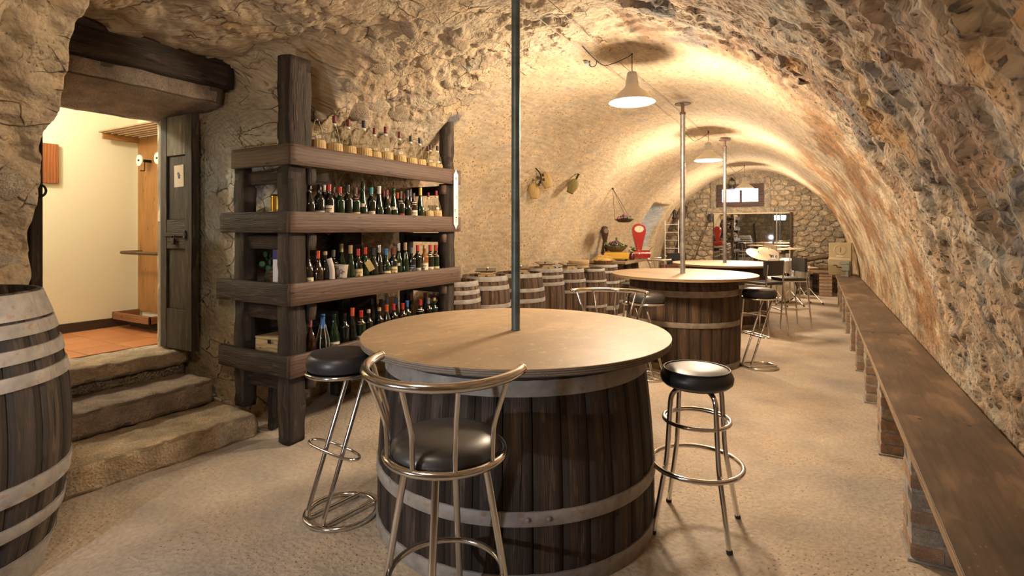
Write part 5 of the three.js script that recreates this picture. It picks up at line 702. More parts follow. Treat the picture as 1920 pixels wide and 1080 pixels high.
// ---------------------------------------------------------------- on the barrel row: sampler cases, round box, straw basket
const CASES = [[1, 'pale wooden sampler case with dark tilted lid on the barrel nearest the shelf'], [2, 'pale wooden sampler case on the broadest barrel behind the pole'], [3, 'pale sampler case with a blue card on the close hooped barrel'], [4, 'pale sampler case with dark lid next to the round box']];
CASES.forEach(([b, label], k) => {
  const p = rowTop[b], o = thing('sampler_case', label, 'case', [p.x + 0.03, p.y, p.z], 0.5 + 0.2 * k, 'sampler cases on the barrels'); const y = 0.045;
  part('body', [box(0.2, 0.045, 0.16, 0, y - 0.02, 0, 0.003), box(0.15, 0.03, 0.12, 0, y + 0.02, 0, 0.003)], M.paleWood, o); part('slot', box(0.03, 0.02, 0.004, 0, y - 0.015, 0.081, 0.001), M.iron, o);
  part('dark_lid', (() => { const g = box(0.24, 0.012, 0.17, 0, 0, 0, 0.003); g.rotateX(0.16); g.translate(-0.01, y + 0.055, -0.01); return g; })(), P({ color: lin(0.05, 0.04, 0.035), roughness: 0.15, clearcoat: 0.8 }), o); part('knob', moved(new THREE.SphereGeometry(0.016, 12, 8), 0, y + 0.075, -0.02), M.chrome, o);
  if (k === 2) part('blue_card', (() => { const g = box(0.07, 0.05, 0.004, 0, 0, 0, 0.001); g.rotateX(-0.7); g.rotateY(0.6); g.translate(0.13, y, 0.09); return g; })(), col(0.1, 0.11, 0.25), o);
  for (let q = 0; q < 4; q++) part('sample_cork', (() => { const g = new THREE.CylinderGeometry(0.011, 0.011, 0.035, 8); g.rotateZ(1.3); g.rotateY(q); g.translate(0.12 + 0.01 * q, y - 0.03, 0.03 * q - 0.04); return g; })(), col(0.3, 0.22, 0.13), o);
});
{
  const p = rowTop[5], q = atD(1086, PY, 8.2), rb = thing('round_box', 'round pale bentwood cheese box with a dark band on the barrels', 'box', [q.x, 0.905, q.z + 0.02]);
  part('lid', lathe([[0, 0.11], [0.155, 0.11], [0.16, 0.105], [0.16, 0.07], [0.157, 0.069]], 40), M.paleWood, rb); part('drum', lathe([[0, 0], [0.153, 0], [0.155, 0.004], [0.155, 0.075]], 40), M.paleWood, rb); part('printed_band', lathe([[0.1605, 0.05], [0.1605, 0.058], [0.155, 0.058]], 40), col(0.2, 0.1, 0.04), rb);
  const k = rowTop[6], bk = thing('straw_basket', 'round wicker basket heaped with straw on the barrel by the counter', 'basket', [k.x, k.y, k.z]); const wk = S({ color: lin(0.25, 0.15, 0.07), map: strawC, bumpMap: strawB, bumpScale: 0.006, roughness: 0.9 });
  part('basket_bowl', lathe([[0, 0], [0.11, 0], [0.13, 0.02], [0.16, 0.085], [0.165, 0.1], [0.155, 0.1], [0.12, 0.03], [0, 0.02]], 32), wk, bk); part('rim', ring(0.162, 0.01, 0.1, 40), wk, bk);
  const st = []; for (let i = 0; i < 150; i++) { const a = rr(0, 6.28), r = 0.17 * Math.sqrt(rand()), h = 0.1 + 0.09 * (1 - (r / 0.17) ** 2) * rr(0.6, 1.1), d = rr(0, 6.28), L = rr(0.03, 0.07); st.push(tube([[Math.cos(a) * r - Math.cos(d) * L, h - 0.015, Math.sin(a) * r - Math.sin(d) * L], [Math.cos(a) * r, h + 0.012, Math.sin(a) * r], [Math.cos(a) * r + Math.cos(d) * L, h - 0.012, Math.sin(a) * r + Math.sin(d) * L]], 0.0028, 5, 4)); }
  st.push(lathe([[0.15, 0.08], [0.12, 0.13], [0.06, 0.16], [0, 0.165]], 20)); const sm = part('straw', st, col(0.6, 0.4, 0.14, 0.9), bk); sm.userData.kind = 'stuff';
}
// ---------------------------------------------------------------- counter on barrels with scales
{
  const C0 = atY(1170, 492, 0.93), x1 = C0.x - 0.05, z1 = C0.z - 0.2, x0 = x1 - 0.72, z0 = z1 - 1.4, cy = 0.93;
  const ct = thing('counter', 'wooden counter top resting on three barrels by the left wall', 'counter', [0, 0, 0]); for (let k = 0; k < 3; k++) part('plank', boxAB([x0 + k * 0.24, cy - 0.045, z0], [x0 + k * 0.24 + 0.237, cy, z1], 0.004), pine(0.33, 0.25, 0.17), ct); part('front_edge', boxAB([x1, cy - 0.05, z0], [x1 + 0.015, cy - 0.002, z1 + 0.01]), pine(0.4, 0.3, 0.2), ct);
  [0.22, 0.68, 1.14].forEach((dz, k) => { const b = thing('wine_barrel', ['dark barrel under the near end of the counter', 'dark barrel under the middle of the counter', 'dark barrel under the far end of the counter'][k], 'barrel', [x1 - 0.3, 0, z1 - dz], k, 'barrels under the counter'); barrel(b, { H: 0.884, rEnd: 0.185, rMid: 0.222, n: 16, mats: M.staveFar, hoopM: M.hoopDark, hoops: [[0.84, 0.88], [0.7, 0.74], [0.56, 0.6], [0.2, 0.25]], seg: 32 }); });
  const on = (u, dz) => { const d = ray(u, PY); return V(d[0] * (z1 - dz) / d[2], cy, z1 - dz); };
  const steel = M.steel;
  const q1 = on(1134, 0.5), s1 = thing('column_scale', 'tall dark brown shop scale with a dial head on the counter', 'scale', q1, 0.7); part('column', rough(lathe([[0, 0], [0.075, 0], [0.08, 0.02], [0.075, 0.12], [0.05, 0.26], [0.04, 0.34], [0.06, 0.44], [0.075, 0.54], [0.06, 0.6], [0.03, 0.62], [0, 0.62]], 24), 0.01, 6, 2), P({ color: lin(0.045, 0.022, 0.012), roughness: 0.25, clearcoat: 0.6 }), s1); part('dial', (() => { const g = new THREE.CylinderGeometry(0.045, 0.045, 0.01, 24); g.rotateX(Math.PI / 2); g.translate(0, 0.53, 0.072); return g; })(), col(0.14, 0.1, 0.07, 0.3), s1); part('glass_sleeve', rod([0.03, 0.02, 0.07], [0.03, 0.24, 0.05], 0.018, 12), M.bottleAmber, s1);
  const q2 = on(1155, 0.32), s2 = thing('yellow_scale', 'mustard yellow flat platform scale box on the counter', 'scale', q2, 0.35); part('case', box(0.44, 0.115, 0.3, 0, 0.085, 0, 0.02), col(0.5, 0.29, 0.025, 0.35), s2); part('cover', box(0.4, 0.02, 0.27, 0, 0.147, 0, 0.008), col(0.36, 0.2, 0.02, 0.4), s2); for (const [x, z] of [[-0.18, 0.12], [0.18, 0.12], [-0.18, -0.12], [0.18, -0.12]]) part('foot', rod([x, 0, z], [x, 0.03, z], 0.014, 10), M.iron, s2);
  const fb = thing('grape_basket', 'wicker bowl of purple grapes and green leaves round a green bottle', 'basket', [q2.x, cy + 0.158, q2.z], 0.3); const wk = S({ color: lin(0.16, 0.11, 0.045), map: strawC, bumpMap: strawB, bumpScale: 0.006, roughness: 0.9 });
  part('bowl', lathe([[0, 0], [0.1, 0], [0.15, 0.03], [0.195, 0.09], [0.2, 0.1], [0.185, 0.1], [0.13, 0.04], [0, 0.02]], 32), wk, fb);
  const gg = geoOf(new THREE.SphereGeometry(0.014, 8, 6)), gm = [col(0.09, 0.025, 0.08, 0.4), col(0.13, 0.05, 0.1, 0.4), col(0.28, 0.3, 0.12, 0.4)];
  for (let k = 0; k < 90; k++) { const a = rr(0, 6.28), r = 0.17 * Math.sqrt(rand()), o = again('grape', gg, gm[a < 1.2 ? 2 : k % 2], fb); o.position.set(Math.cos(a) * r, 0.09 + 0.085 * (1 - (r / 0.18) ** 2) + rr(-0.01, 0.02), Math.sin(a) * r); }
  const lg = geoOf((() => { const g = new THREE.SphereGeometry(0.035, 8, 5); g.scale(1, 0.16, 0.8); return g; })()); for (let k = 0; k < 26; k++) { const a = rr(0, 6.28), r = rr(0.12, 0.2), o = again('leaf', lg, col(0.06, 0.12, 0.03), fb); o.position.set(Math.cos(a) * r, rr(0.09, 0.15), Math.sin(a) * r); o.rotation.set(rr(-0.8, 0.8), rr(0, 6), rr(-0.8, 0.8)); }
  const gbt = thing('green_flask', 'green bottle neck standing in the grape basket', 'bottle', [q2.x, cy + 0.18, q2.z - 0.02]); part('glass_body', lathe([[0, 0], [0.05, 0], [0.055, 0.05], [0.045, 0.11], [0.02, 0.16], [0.016, 0.18], [0.016, 0.225], [0.019, 0.23]], 20), P({ color: lin(0.02, 0.12, 0.05), roughness: 0.08, clearcoat: 0.6 }), gbt);
  const q3 = on(1200, 0.95), red = P({ color: lin(0.3, 0.015, 0.015), roughness: 0.22, clearcoat: 0.8, clearcoatRoughness: 0.08 }), s3 = thing('red_scale', 'red enamel shop scale with a tall teardrop dial head and glass pan', 'scale', q3, 0.45);
  const body = new THREE.CylinderGeometry(0.075, 0.075, 0.3, 28); body.rotateZ(Math.PI / 2); body.translate(0.03, 0.095, 0); part('body', [body, box(0.26, 0.1, 0.12, 0.03, 0.06, 0, 0.02)], red, s3);
  const hs = new THREE.Shape(); hs.moveTo(-0.035, 0.13); hs.bezierCurveTo(-0.05, 0.3, -0.115, 0.44, -0.115, 0.54); hs.bezierCurveTo(-0.115, 0.63, -0.05, 0.66, 0, 0.66); hs.bezierCurveTo(0.05, 0.66, 0.115, 0.63, 0.115, 0.54); hs.bezierCurveTo(0.115, 0.44, 0.05, 0.3, 0.035, 0.13); part('dial_head', new THREE.ExtrudeGeometry(hs, { depth: 0.07, bevelSize: 0.012, bevelThickness: 0.012, bevelSegments: 3, curveSegments: 14 }).translate(-0.02, 0.0, -0.06), red, s3);
  const dl = new THREE.CylinderGeometry(0.085, 0.085, 0.006, 32); dl.rotateX(Math.PI / 2); dl.scale(1, 0.72, 1); dl.translate(-0.02, 0.565, 0.026); const dp = part('dial', dl, col(0.6, 0.52, 0.38, 0.3), s3); part('needle', rod([-0.02, 0.53, 0.032], [0.01, 0.61, 0.032], 0.002, 5), M.iron, dp);
  for (const [x, z] of [[-0.1, 0.05], [0.15, 0.05], [-0.1, -0.05], [0.15, -0.05]]) part('foot', rod([x, 0, z], [x, 0.03, z], 0.012, 8), M.chrome, s3);
  part('pan', lathe([[0, 0.19], [0.07, 0.19], [0.12, 0.225], [0.125, 0.23], [0.118, 0.23], [0.07, 0.196], [0, 0.196]], 28).translate(0.22, 0.03, 0), M.glassClear, s3); part('pan_post', rod([0.15, 0.15, 0], [0.22, 0.22, 0], 0.01, 8), steel, s3);
  const q4 = on(1197, 0.62), fk = thing('glass_carafe', 'clear pear shaped glass carafe in front of the red scale', 'carafe', q4); part('glass_body', lathe([[0, 0.004], [0.05, 0], [0.072, 0.03], [0.076, 0.07], [0.062, 0.12], [0.036, 0.17], [0.019, 0.22], [0.016, 0.3], [0.02, 0.305]], 32), M.glassClear, fk);
  const q5 = on(1185, 0.66), jr = thing('dark_jar', 'small dark red glass jar with green leaves beside the yellow scale', 'jar', q5); part('glass_body', lathe([[0, 0], [0.045, 0], [0.055, 0.03], [0.053, 0.09], [0.035, 0.12], [0.03, 0.15], [0, 0.15]], 24), P({ color: lin(0.08, 0.008, 0.012), roughness: 0.1, clearcoat: 0.7 }), jr); for (let k = 0; k < 7; k++) { const o = again('leaf', lg, col(0.05, 0.1, 0.03), jr); o.position.set(rr(-0.05, 0.05), 0.16 + 0.012 * k, rr(-0.05, 0.05)); o.rotation.set(rr(-1, 1), rr(0, 6), rr(-1, 1)); }
}
// ---------------------------------------------------------------- things hung on the left vault
{
  const strawBig = S({ color: lin(0.6, 0.44, 0.21), map: strawC, bumpMap: strawB, bumpScale: 0.006, roughness: 0.85 });
  const flask = (u, v, tilt, label, mat, wicker) => { const h = hitVault(u, v), o = thing('hanging_flask', label, 'flask', h.p.clone().addScaledVector(h.n, 0.09), 0.6, 'flasks hung on the left vault'); o.rotation.z = tilt; part('straw_body', lathe([[0, -0.1], [0.05, -0.1], [0.052, -0.085], [0.07, -0.04], [0.078, 0.01], [0.07, 0.06], [0.045, 0.095], [0.02, 0.11], [0, 0.112]], 28), mat, o); part('foot_ring', ring(0.05, 0.007, -0.1, 30), mat, o); part('neck', rod([0, 0.1, 0], [0, 0.2, 0], 0.015, 12), wicker, o); part('mouth_band', ring(0.017, 0.004, 0.195, 16), M.iron, o); return o; };
  flask(993, 350, 0.0, 'straw bound flask hanging lowest in the pair on the vault', strawBig, M.glassClear); flask(1015, 330, 0.25, 'larger straw bound flask hanging highest in the pair on the vault', strawBig, M.glassClear);
  flask(1066, 343, -0.45, 'greenish wicker flask hanging alone near the flower pan', S({ color: lin(0.3, 0.26, 0.1), map: strawC, bumpMap: strawB, bumpScale: 0.006, roughness: 0.85 }), M.glassGreen);
  const h = hitVault(1004, 317), ck = thing('vine_bracket', 'twisted dark iron hook with cords above the hanging flasks', 'hook', h.p); const n = h.n; part('hook', tube([[0, 0.02, 0], [n.x * 0.1, n.y * 0.1, 0], [n.x * 0.14, n.y * 0.14 - 0.06, 0.03], [n.x * 0.12, n.y * 0.12 - 0.12, 0.02]], 0.009, 20, 6), M.iron, ck); for (let k = 0; k < 5; k++) part('cork', moved(new THREE.SphereGeometry(0.02, 8, 6), n.x * 0.12 + rr(-0.05, 0.05), n.y * 0.1 - 0.02 - k * 0.03, rr(-0.06, 0.06)), col(0.05, 0.03, 0.025), ck);
  const f = hitVault(1148, 352), hp = thing('hanging_pan', 'shallow wicker scale pan of dried purple flowers hung on three cords', 'hanging basket', f.p.clone().addScaledVector(f.n, 0.02)), px = 0.2, py = -0.58;
  part('pan', lathe([[0, py], [0.09, py + 0.005], [0.16, py + 0.05], [0.165, py + 0.055], [0.08, py + 0.015], [0, py + 0.012]], 28).translate(px, 0, 0), S({ color: lin(0.09, 0.05, 0.03), map: strawC, roughness: 0.9 }), hp); for (const a of [0.5, 2.6, 4.7]) part('cord', rod([0, 0, 0], [px + Math.cos(a) * 0.16, py + 0.05, Math.sin(a) * 0.16], 0.005, 6), col(0.12, 0.07, 0.04), hp); part('nail', moved(new THREE.SphereGeometry(0.018, 8, 6), 0, 0, 0), M.iron, hp);
  const fg = geoOf(new THREE.IcosahedronGeometry(0.026, 1)); for (let k = 0; k < 40; k++) { const o = again('flower', fg, [col(0.14, 0.04, 0.1), col(0.2, 0.06, 0.12), col(0.06, 0.09, 0.03)][k % 3], hp); const a = rr(0, 6.28), r = rr(0, 0.16); o.position.set(px + Math.cos(a) * r, py + 0.06 + rr(0, 0.07) * (1 - r / 0.2), Math.sin(a) * r); }
}
// ---------------------------------------------------------------- end wall: mirror, lantern, tools, rack
{
  const m = thing('wall_mirror', 'large frameless mirror in panels on the end wall behind the drum kit', 'mirror', [0, 0, ZE + 0.03]); const mm = S({ color: lin(0.86, 0.87, 0.84), metalness: 1, roughness: 0.015 }), [x0, x1, y0, y1] = MIR, n = 3; for (let k = 0; k < n; k++) part('mirror_panel', boxAB([lerp(x0, x1, k / n) + 0.003, y0, 0], [lerp(x0, x1, (k + 1) / n) - 0.003, y1, 0.02], 0.001), mm, m); part('backing', boxAB([x0 - 0.02, y0 - 0.02, -0.025], [x1 + 0.02, y1 + 0.01, -0.001]), wood(0.08, 0.05, 0.035), m); part('side_post', boxAB([x1, y0, -0.02], [x1 + 0.045, y1 + 0.03, 0.05]), wood(0.05, 0.035, 0.028), m); part('top_moulding', boxAB([x0 - 0.02, y1, -0.01], [x1 + 0.03, y1 + 0.03, 0.03]), pine(0.5, 0.4, 0.28), m);
  const l = atZ(1373, 346, ZE + 0.1), la = thing('storm_lantern', 'small old storm lantern hung beside the end wall window', 'lantern', [l.x, l.y - 0.1, ZE + 0.1]); part('tank', disc(0.06, 0.05, 0, 20), M.iron, la); part('glass_chimney', lathe([[0.035, 0.05], [0.055, 0.1], [0.05, 0.15], [0.03, 0.19]], 20), M.glassClear, la); part('cap', lathe([[0.05, 0.19], [0.045, 0.22], [0.025, 0.235], [0.02, 0.26], [0, 0.265]], 20), M.iron, la); for (const s of [-1, 1]) part('side_tube', tube([[s * 0.06, 0.03, 0], [s * 0.078, 0.12, 0], [s * 0.06, 0.2, 0]], 0.008, 14, 6), M.iron, la); part('bail', tube([[-0.07, 0.14, 0], [-0.06, 0.28, 0], [0, 0.33, 0], [0.06, 0.28, 0], [0.07, 0.14, 0]], 0.004, 24, 6), M.iron, la);
  const a = atZ(1330, 410, ZE + 0.1), b = atZ(1305, 478, ZE + 0.2), sp = thing('long_spade', 'long handled wooden tool leaning on the rubble end wall', 'tool', [0, 0, 0]); const foot = b.clone().add(b.clone().sub(a).multiplyScalar(b.y / (a.y - b.y))); part('handle', rod([foot.x, 0.01, foot.z], [a.x, a.y, a.z], 0.016, 8), wood(0.12, 0.075, 0.045), sp); part('head', rough(fineBox(0.12, 0.2, 0.05, a.x + 0.02, a.y + 0.02, a.z, 0.04, 0.015), 0.03, 9, 4), M.iron, sp);
  // wire rack
  const r0 = atZ(1247, 470, -13.6), r1 = atZ(1272, 470, -13.6), rk = thing('wire_rack', 'white wire ladder rack standing in the far left corner', 'rack', [0, 0, -13.6]); for (const x of [r0.x, r1.x]) part('upright', rod([x, 0, 0], [x, 1.72, 0], 0.009, 8), M.white, rk); for (let k = 0; k < 8; k++) part('rung', rod([r0.x, 0.22 + k * 0.2, 0], [r1.x, 0.22 + k * 0.2, 0], 0.007, 6), M.white, rk); for (const x of [r0.x, r1.x]) part('foot', rod([x, 0.008, -0.12], [x, 0.008, 0.15], 0.008, 6), M.white, rk);
  const bp = thing('leaning_beam', 'dark beam leaning in the far left corner against the vault', 'beam', [0, 0, 0]); part('beam', rod([-3.35, 0, -14.1], [-2.95, 2.1, -14.35], 0.045, 6), wood(0.06, 0.045, 0.035), bp); part('foot_block', box(0.16, 0.05, 0.16, -3.36, 0.025, -14.1, 0.01), wood(0.06, 0.045, 0.035), bp);
  const cr = thing('red_crate', 'dull red crate on the floor beneath the wire rack', 'crate', [-3.1, 0, -13.15], 0.3); part('body', box(0.4, 0.62, 0.36, 0, 0.31, 0, 0.01), col(0.12, 0.04, 0.03), cr); part('lid', box(0.42, 0.03, 0.38, 0, 0.635, 0, 0.008), col(0.15, 0.05, 0.035), cr);
  const wl = hitVault(1259, 400); if (wl) { const bl = thing('miner_lamp', 'small dark oil lamp hung on the far left vault', 'lantern', wl.p.clone().addScaledVector(wl.n, 0.07)); part('body', lathe([[0, -0.12], [0.06, -0.12], [0.06, -0.08], [0.04, -0.06], [0.04, 0.06], [0.055, 0.08], [0.03, 0.11], [0, 0.12]], 16), M.iron, bl); part('hook', tube([[0, 0.11, 0], [0.03, 0.16, 0], [-0.03, 0.2, 0]], 0.005, 12, 5), M.iron, bl); }
}
// ---------------------------------------------------------------- drum kit: every drum and cymbal stand by itself
{
  const gpos = (u, d) => { const p = atD(u, PY, d); return [p.x, 0, p.z]; }, shellM = S({ color: lin(0.62, 0.6, 0.58), metalness: 0.7, roughness: 0.25 }), skin = col(0.75, 0.72, 0.66, 0.5), brass = S({ color: lin(0.9, 0.83, 0.7), metalness: 0.9, roughness: 0.35 });
  const G = 'drum kit';
  function drum(o, r, h, lugs) { part('shell', lathe([[r, 0.01], [r, h - 0.01], [r - 0.006, h - 0.01], [r - 0.006, 0.01], [r, 0.01]], 32), shellM, o); for (const y of [0, h - 0.014]) { part('hoop', lathe([[r + 0.002, y], [r + 0.009, y], [r + 0.009, y + 0.014], [r + 0.002, y + 0.014]], 32), M.chrome, o); part('drum_head', disc(r, 0.004, y + 0.005, 32, 0.001), skin, o); } for (let k = 0; k < lugs; k++) { const a = k / lugs * 6.2832; part('lug', rod([Math.cos(a) * (r + 0.008), 0.02, Math.sin(a) * (r + 0.008)], [Math.cos(a) * (r + 0.008), h - 0.02, Math.sin(a) * (r + 0.008)], 0.005, 6), M.chrome, o); } }
  function tripod(o, y, spread = 0.28) { part('pole', rod([0, 0.05, 0], [0, y, 0], 0.011, 10), M.chrome, o); for (let k = 0; k < 3; k++) { const a = k * 2.094 + 0.5, l = part('leg', rod([0, 0.3, 0], [Math.cos(a) * spread, 0.015, Math.sin(a) * spread], 0.008, 6), M.chrome, o); part('rubber_foot', rod([Math.cos(a) * spread * 0.95, 0.03, Math.sin(a) * spread * 0.95], [Math.cos(a) * spread * 1.03, 0, Math.sin(a) * spread * 1.03], 0.014, 8), M.rubber, l); part('brace', rod([0, 0.16, 0], [Math.cos(a) * spread * 0.5, 0.157, Math.sin(a) * spread * 0.5], 0.005, 6), M.chrome, o); } part('clamp', disc(0.02, 0.03, y * 0.55, 10), M.chrome, o); }
  function cymbal(label, u, d, y, r, tx, tz) { const o = thing('cymbal_stand', label, 'cymbal', gpos(u, d), 0, G); tripod(o, y); const g = lathe([[0, 0.022], [0.02, 0.02], [0.035, 0.008], [r * 0.6, 0.0], [r, -0.012], [r, -0.014], [r * 0.6, -0.003], [0.035, 0.005], [0, 0.018]], 36); g.rotateX(tx); g.rotateZ(tz); g.translate(0, y - 0.01, 0); part('cymbal', g, brass, o); part('wing_nut', rod([0, y, 0], [0, y + 0.05, 0], 0.008, 6), M.chrome, o); }
  cymbal('pale tilted crash cymbal on a stand in front of the mirror', 1422, 11.4, 0.98, 0.25, 0.35, -0.35); cymbal('brown tilted cymbal between the crash cymbal and the flat cymbal', 1441, 11.9, 1.03, 0.22, 0.25, -0.3); cymbal('flat ride cymbal highest of the kit on a straight stand', 1481, 10.5, 1.13, 0.23, 0.05, 0.04); cymbal('small hi-hat cymbals on a tripod nearest the long bench', 1517, 10.8, 0.74, 0.17, 0.02, 0.0);
  const bd = thing('bass_drum', 'bass drum with a pale front head behind the bar chairs', 'drum', gpos(1461, 11.0), 0.5, G), bg = new THREE.Group(); drumLying(bd, 0.26, 0.4);
  function drumLying(o, r, h) { const t = (g) => { g.rotateX(Math.PI / 2); g.translate(0, r + 0.02, -h / 2); return g; }; part('shell', t(lathe([[r, 0.01], [r, h - 0.01], [r - 0.006, h - 0.01], [r - 0.006, 0.01], [r, 0.01]], 36)), shellM, o); for (const y of [0, h - 0.03]) { part('hoop', t(lathe([[r - 0.004, y], [r + 0.012, y], [r + 0.012, y + 0.03], [r - 0.004, y + 0.03]], 36)), M.iron, o); part('drum_head', t(disc(r - 0.002, 0.004, y + 0.012, 36, 0.001)), skin, o); } for (const s of [-1, 1]) part('spur', rod([s * r * 0.9, r * 0.7, 0.1], [s * (r + 0.1), 0.0, 0.18], 0.008, 6), M.chrome, o); }
  const hang = (label, u, d, y, r, h, tilt) => { const o = thing('tom_drum', label, 'drum', gpos(u, d), 0, G), s = new THREE.Group(); tripod(o, y + 0.02, 0.22); const t = (g) => { g.rotateX(tilt); g.translate(0, y, 0); return g; }; part('shell', t(lathe([[r, 0.01], [r, h - 0.01], [r - 0.006, h - 0.01], [r - 0.006, 0.01], [r, 0.01]], 32)), shellM, o); for (const q of [0, h - 0.014]) { part('hoop', t(lathe([[r + 0.002, q], [r + 0.009, q], [r + 0.009, q + 0.014], [r + 0.002, q + 0.014]], 32)), M.chrome, o); part('drum_head', t(disc(r, 0.004, q + 0.005, 32, 0.001)), skin, o); } for (let k = 0; k < 6; k++) { const a = k / 6 * 6.28; part('lug', t(rod([Math.cos(a) * (r + 0.008), 0.02, Math.sin(a) * (r + 0.008)], [Math.cos(a) * (r + 0.008), h - 0.02, Math.sin(a) * (r + 0.008)], 0.005, 6)), M.chrome, o); } };
  hang('small silver tom drum below the crash cymbals', 1448, 12.1, 0.6, 0.13, 0.22, 0.3); hang('silver tom drum beside the flat ride cymbal', 1474, 11.75, 0.58, 0.14, 0.26, 0.2); hang('snare drum on a low stand between the ride and hi-hat', 1500, 10.95, 0.52, 0.17, 0.14, 0.05); hang('shallow drum with a pale tilted head in front of the bass drum', 1456, 10.4, 0.48, 0.15, 0.1, 0.35);
}
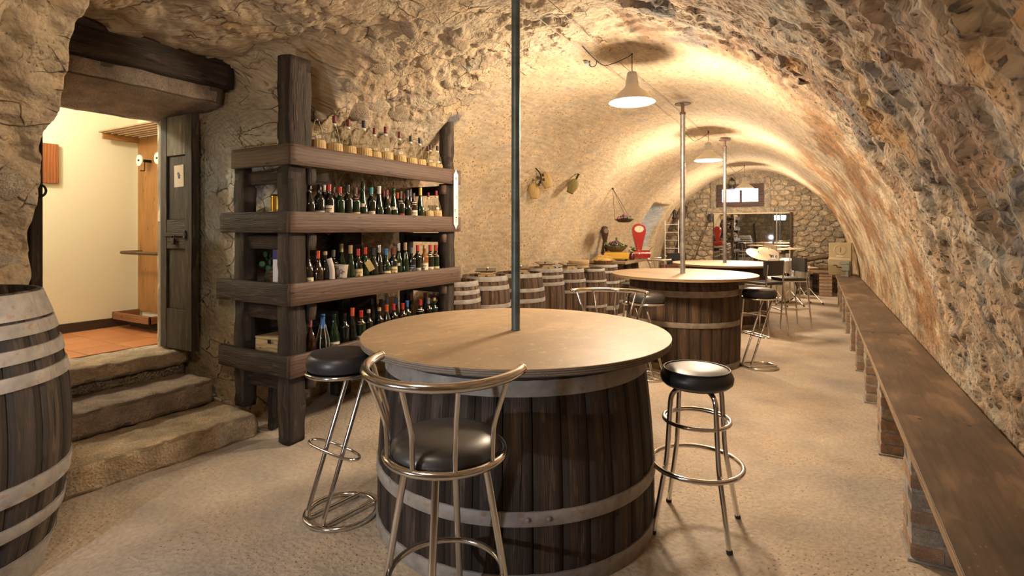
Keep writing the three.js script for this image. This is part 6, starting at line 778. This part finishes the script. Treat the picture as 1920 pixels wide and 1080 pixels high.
// ---------------------------------------------------------------- far corner: low bench, trunk, old ticket machine, vice, log
{
  const b0 = atY(1505, 511, 0.56), zf = -13.7, B = thing('corner_bench', 'low wooden bench on a brick pier along the end wall', 'bench', [0, 0, 0]); part('seat_board', boxAB([-1.05, 0.52, ZE + 0.12], [0.3, 0.56, zf]), pine(0.25, 0.16, 0.1), B);
  const pr = new THREE.Group(); pr.name = 'brick_pier'; pr.position.set(0.05, 0, zf - 0.02); B.add(pr); part('mortar', boxAB([0.006, 0, -0.24], [0.244, 0.52, -0.01], 0.003), M.mortarLight, pr); const g = prep(box(0.25, 0.058, 0.119, 0, 0, 0, 0.004), M.brick[0]); for (let c = 0; c < 7; c++) for (let q = 0; q < 2; q++) { const o = again('brick', g, M.brick[(c + q) % 4], pr); o.position.set(0.125, 0.04 + c * 0.073, -0.06 - q * 0.122); }
  const tk = thing('trunk', 'dark wooden trunk stored under the corner bench', 'trunk', [-0.55, 0, zf - 0.28]); part('body', box(0.95, 0.36, 0.4, 0, 0.18, 0, 0.012), wood(0.09, 0.06, 0.04), tk); part('lid', box(0.97, 0.08, 0.42, 0, 0.4, 0, 0.02), wood(0.075, 0.05, 0.035), tk); for (const x of [-0.25, 0.25]) part('clasp', box(0.05, 0.08, 0.01, x, 0.37, 0.212, 0.003), M.chrome, tk);
  const lgp = atZ(1540, 500, -14.2), lo = thing('old_log', 'weathered brown log lying across the corner bench', 'log', [0, 0, 0]); part('log', rough(rod([-0.9, 0.65, -14.02], [0.25, 0.89, -14.12], 0.07, 12, 0.05), 0.03, 6, 3), wood(0.16, 0.11, 0.07), lo); part('stub', rod([-0.35, 0.72, -14.06], [-0.3, 0.87, -14.08], 0.03, 8), wood(0.16, 0.11, 0.07), lo);
  const stones = [[-0.19, 0.12], [0.13, 0.1], [-0.47, 0.1], [-0.76, 0.09]]; stones.forEach(([x, s], k) => one('loose_stone', rough(new THREE.IcosahedronGeometry(s, 2).scale(1.3, 0.6, 1), 0.05, 7, k), M.rubble[k % 4], ['pale loose stone on the corner bench by the ticket machine', 'loose stone on the corner bench touching the wall', 'small loose stone on the corner bench under the log', 'smallest loose stone on the corner bench by the mirror'][k], 'stone', [x, 0.56 + s * 0.63, ZE + 0.3], 0, 'loose stones on the corner bench'));
  const p = atY(1579, 514, 0.6), mc = thing('weighing_machine', 'beige enamel shop machine with a round dial on the far end of the long bench', 'machine', [0.41, 0.594, -12.4], -0.1), be = S({ color: lin(0.44, 0.37, 0.22), roughness: 0.45 });
  const ex = (pts, w) => { const s = new THREE.Shape(); pts.forEach(([a, b], i) => i ? s.lineTo(a, b) : s.moveTo(a, b)); s.closePath(); const gg = new THREE.ExtrudeGeometry(s, { depth: w, bevelSize: 0.01, bevelThickness: 0.01, bevelSegments: 2 }); gg.rotateY(-Math.PI / 2); gg.translate(w / 2, 0, 0); return gg; };
  part('cabinet', ex([[-0.2, 0.01], [0.1, 0.01], [0.2, 0.2], [0.2, 0.3], [0.1, 0.34], [0.03, 0.62], [-0.2, 0.62]], 0.36), be, mc); const dr = new THREE.TorusGeometry(0.095, 0.012, 8, 32); dr.rotateX(-0.24); dr.translate(0, 0.49, 0.078); part('dial_ring', dr, be, mc); const dd = new THREE.CylinderGeometry(0.09, 0.09, 0.006, 28); dd.rotateX(Math.PI / 2 - 0.24); dd.translate(0, 0.49, 0.076); part('dial', dd, col(0.5, 0.43, 0.28), mc); part('pointer', box(0.01, 0.1, 0.008, 0.01, 0.49, 0.088, 0.002), col(0.1, 0.08, 0.06), mc); part('plate', box(0.12, 0.02, 0.02, 0, 0.37, 0.11, 0.004), M.white, mc);
  const bb = one('dark_board', box(0.06, 0.56, 0.16, 0, 0.28, 0), wood(0.03, 0.025, 0.022), 'narrow black board upright between the beige machine and the wall', 'board', [0.67, 0.594, -12.6]); bb.rotation.z = 0.04; bb.position.x = 0.52; bb.position.z = -12.86; bb.rotation.y = Math.PI / 2;
  const vc_ = thing('bench_grinder', 'grey green hand cranked mill clamped to the bench in front of the beige machine', 'mill', [0.47, 0.594, -11.95], -0.2), gm = S({ color: lin(0.24, 0.25, 0.22), roughness: 0.5, metalness: 0.3 }); part('body', box(0.13, 0.14, 0.13, 0.02, 0.17, 0, 0.02), gm, vc_); part('hopper', box(0.17, 0.06, 0.16, 0, 0.26, 0, 0.012), gm, vc_); part('stand', [box(0.05, 0.11, 0.1, 0.04, 0.055, 0, 0.01), box(0.14, 0.015, 0.12, 0, 0.0085, 0, 0.004)], gm, vc_); part('crank', bentTube([[-0.04, 0.17, 0.03], [-0.12, 0.17, 0.03], [-0.14, 0.21, 0.03], [-0.19, 0.21, 0.03]], 0.015, 0.008, 8), M.iron, vc_);
}
// ---------------------------------------------------------------- seen only in the mirror: skis against the wall behind the viewer
[[-2.75, 0.09, 'dark pair of old wooden skis leaning by the back wall corner'], [-1.05, -0.06, 'reddish single old ski leaning under the back window'], [-0.2, 0.05, 'pale wooden ski leaning near the bench on the back wall']].forEach(([x, lean, label], k) => { const o = thing('old_ski', label, 'ski', [x, 0, ZB - 0.32], 0, 'skis on the back wall'), m = wood(...[[0.06, 0.045, 0.04], [0.2, 0.07, 0.04], [0.35, 0.24, 0.15]][k]); const g = box(0.08, 1.75, 0.018, 0, 0.88, 0, 0.004); g.rotateZ(lean); part('blade', g, m, o); const tp = box(0.075, 0.14, 0.012, 0, 0.05, 0.02, 0.004); tp.rotateX(0.35); tp.translate(0, 1.72, 0); tp.rotateZ(lean); part('tip', tp, m, o); part('binding', moved(box(0.09, 0.05, 0.04, 0, 0, -0.02, 0.006), -lean * 0.85, 0.85, 0), M.iron, o); });
scene.traverse((o) => { if (o.isMesh) { o.castShadow = true; o.receiveShadow = true; } });
renderer.render(scene, camera);
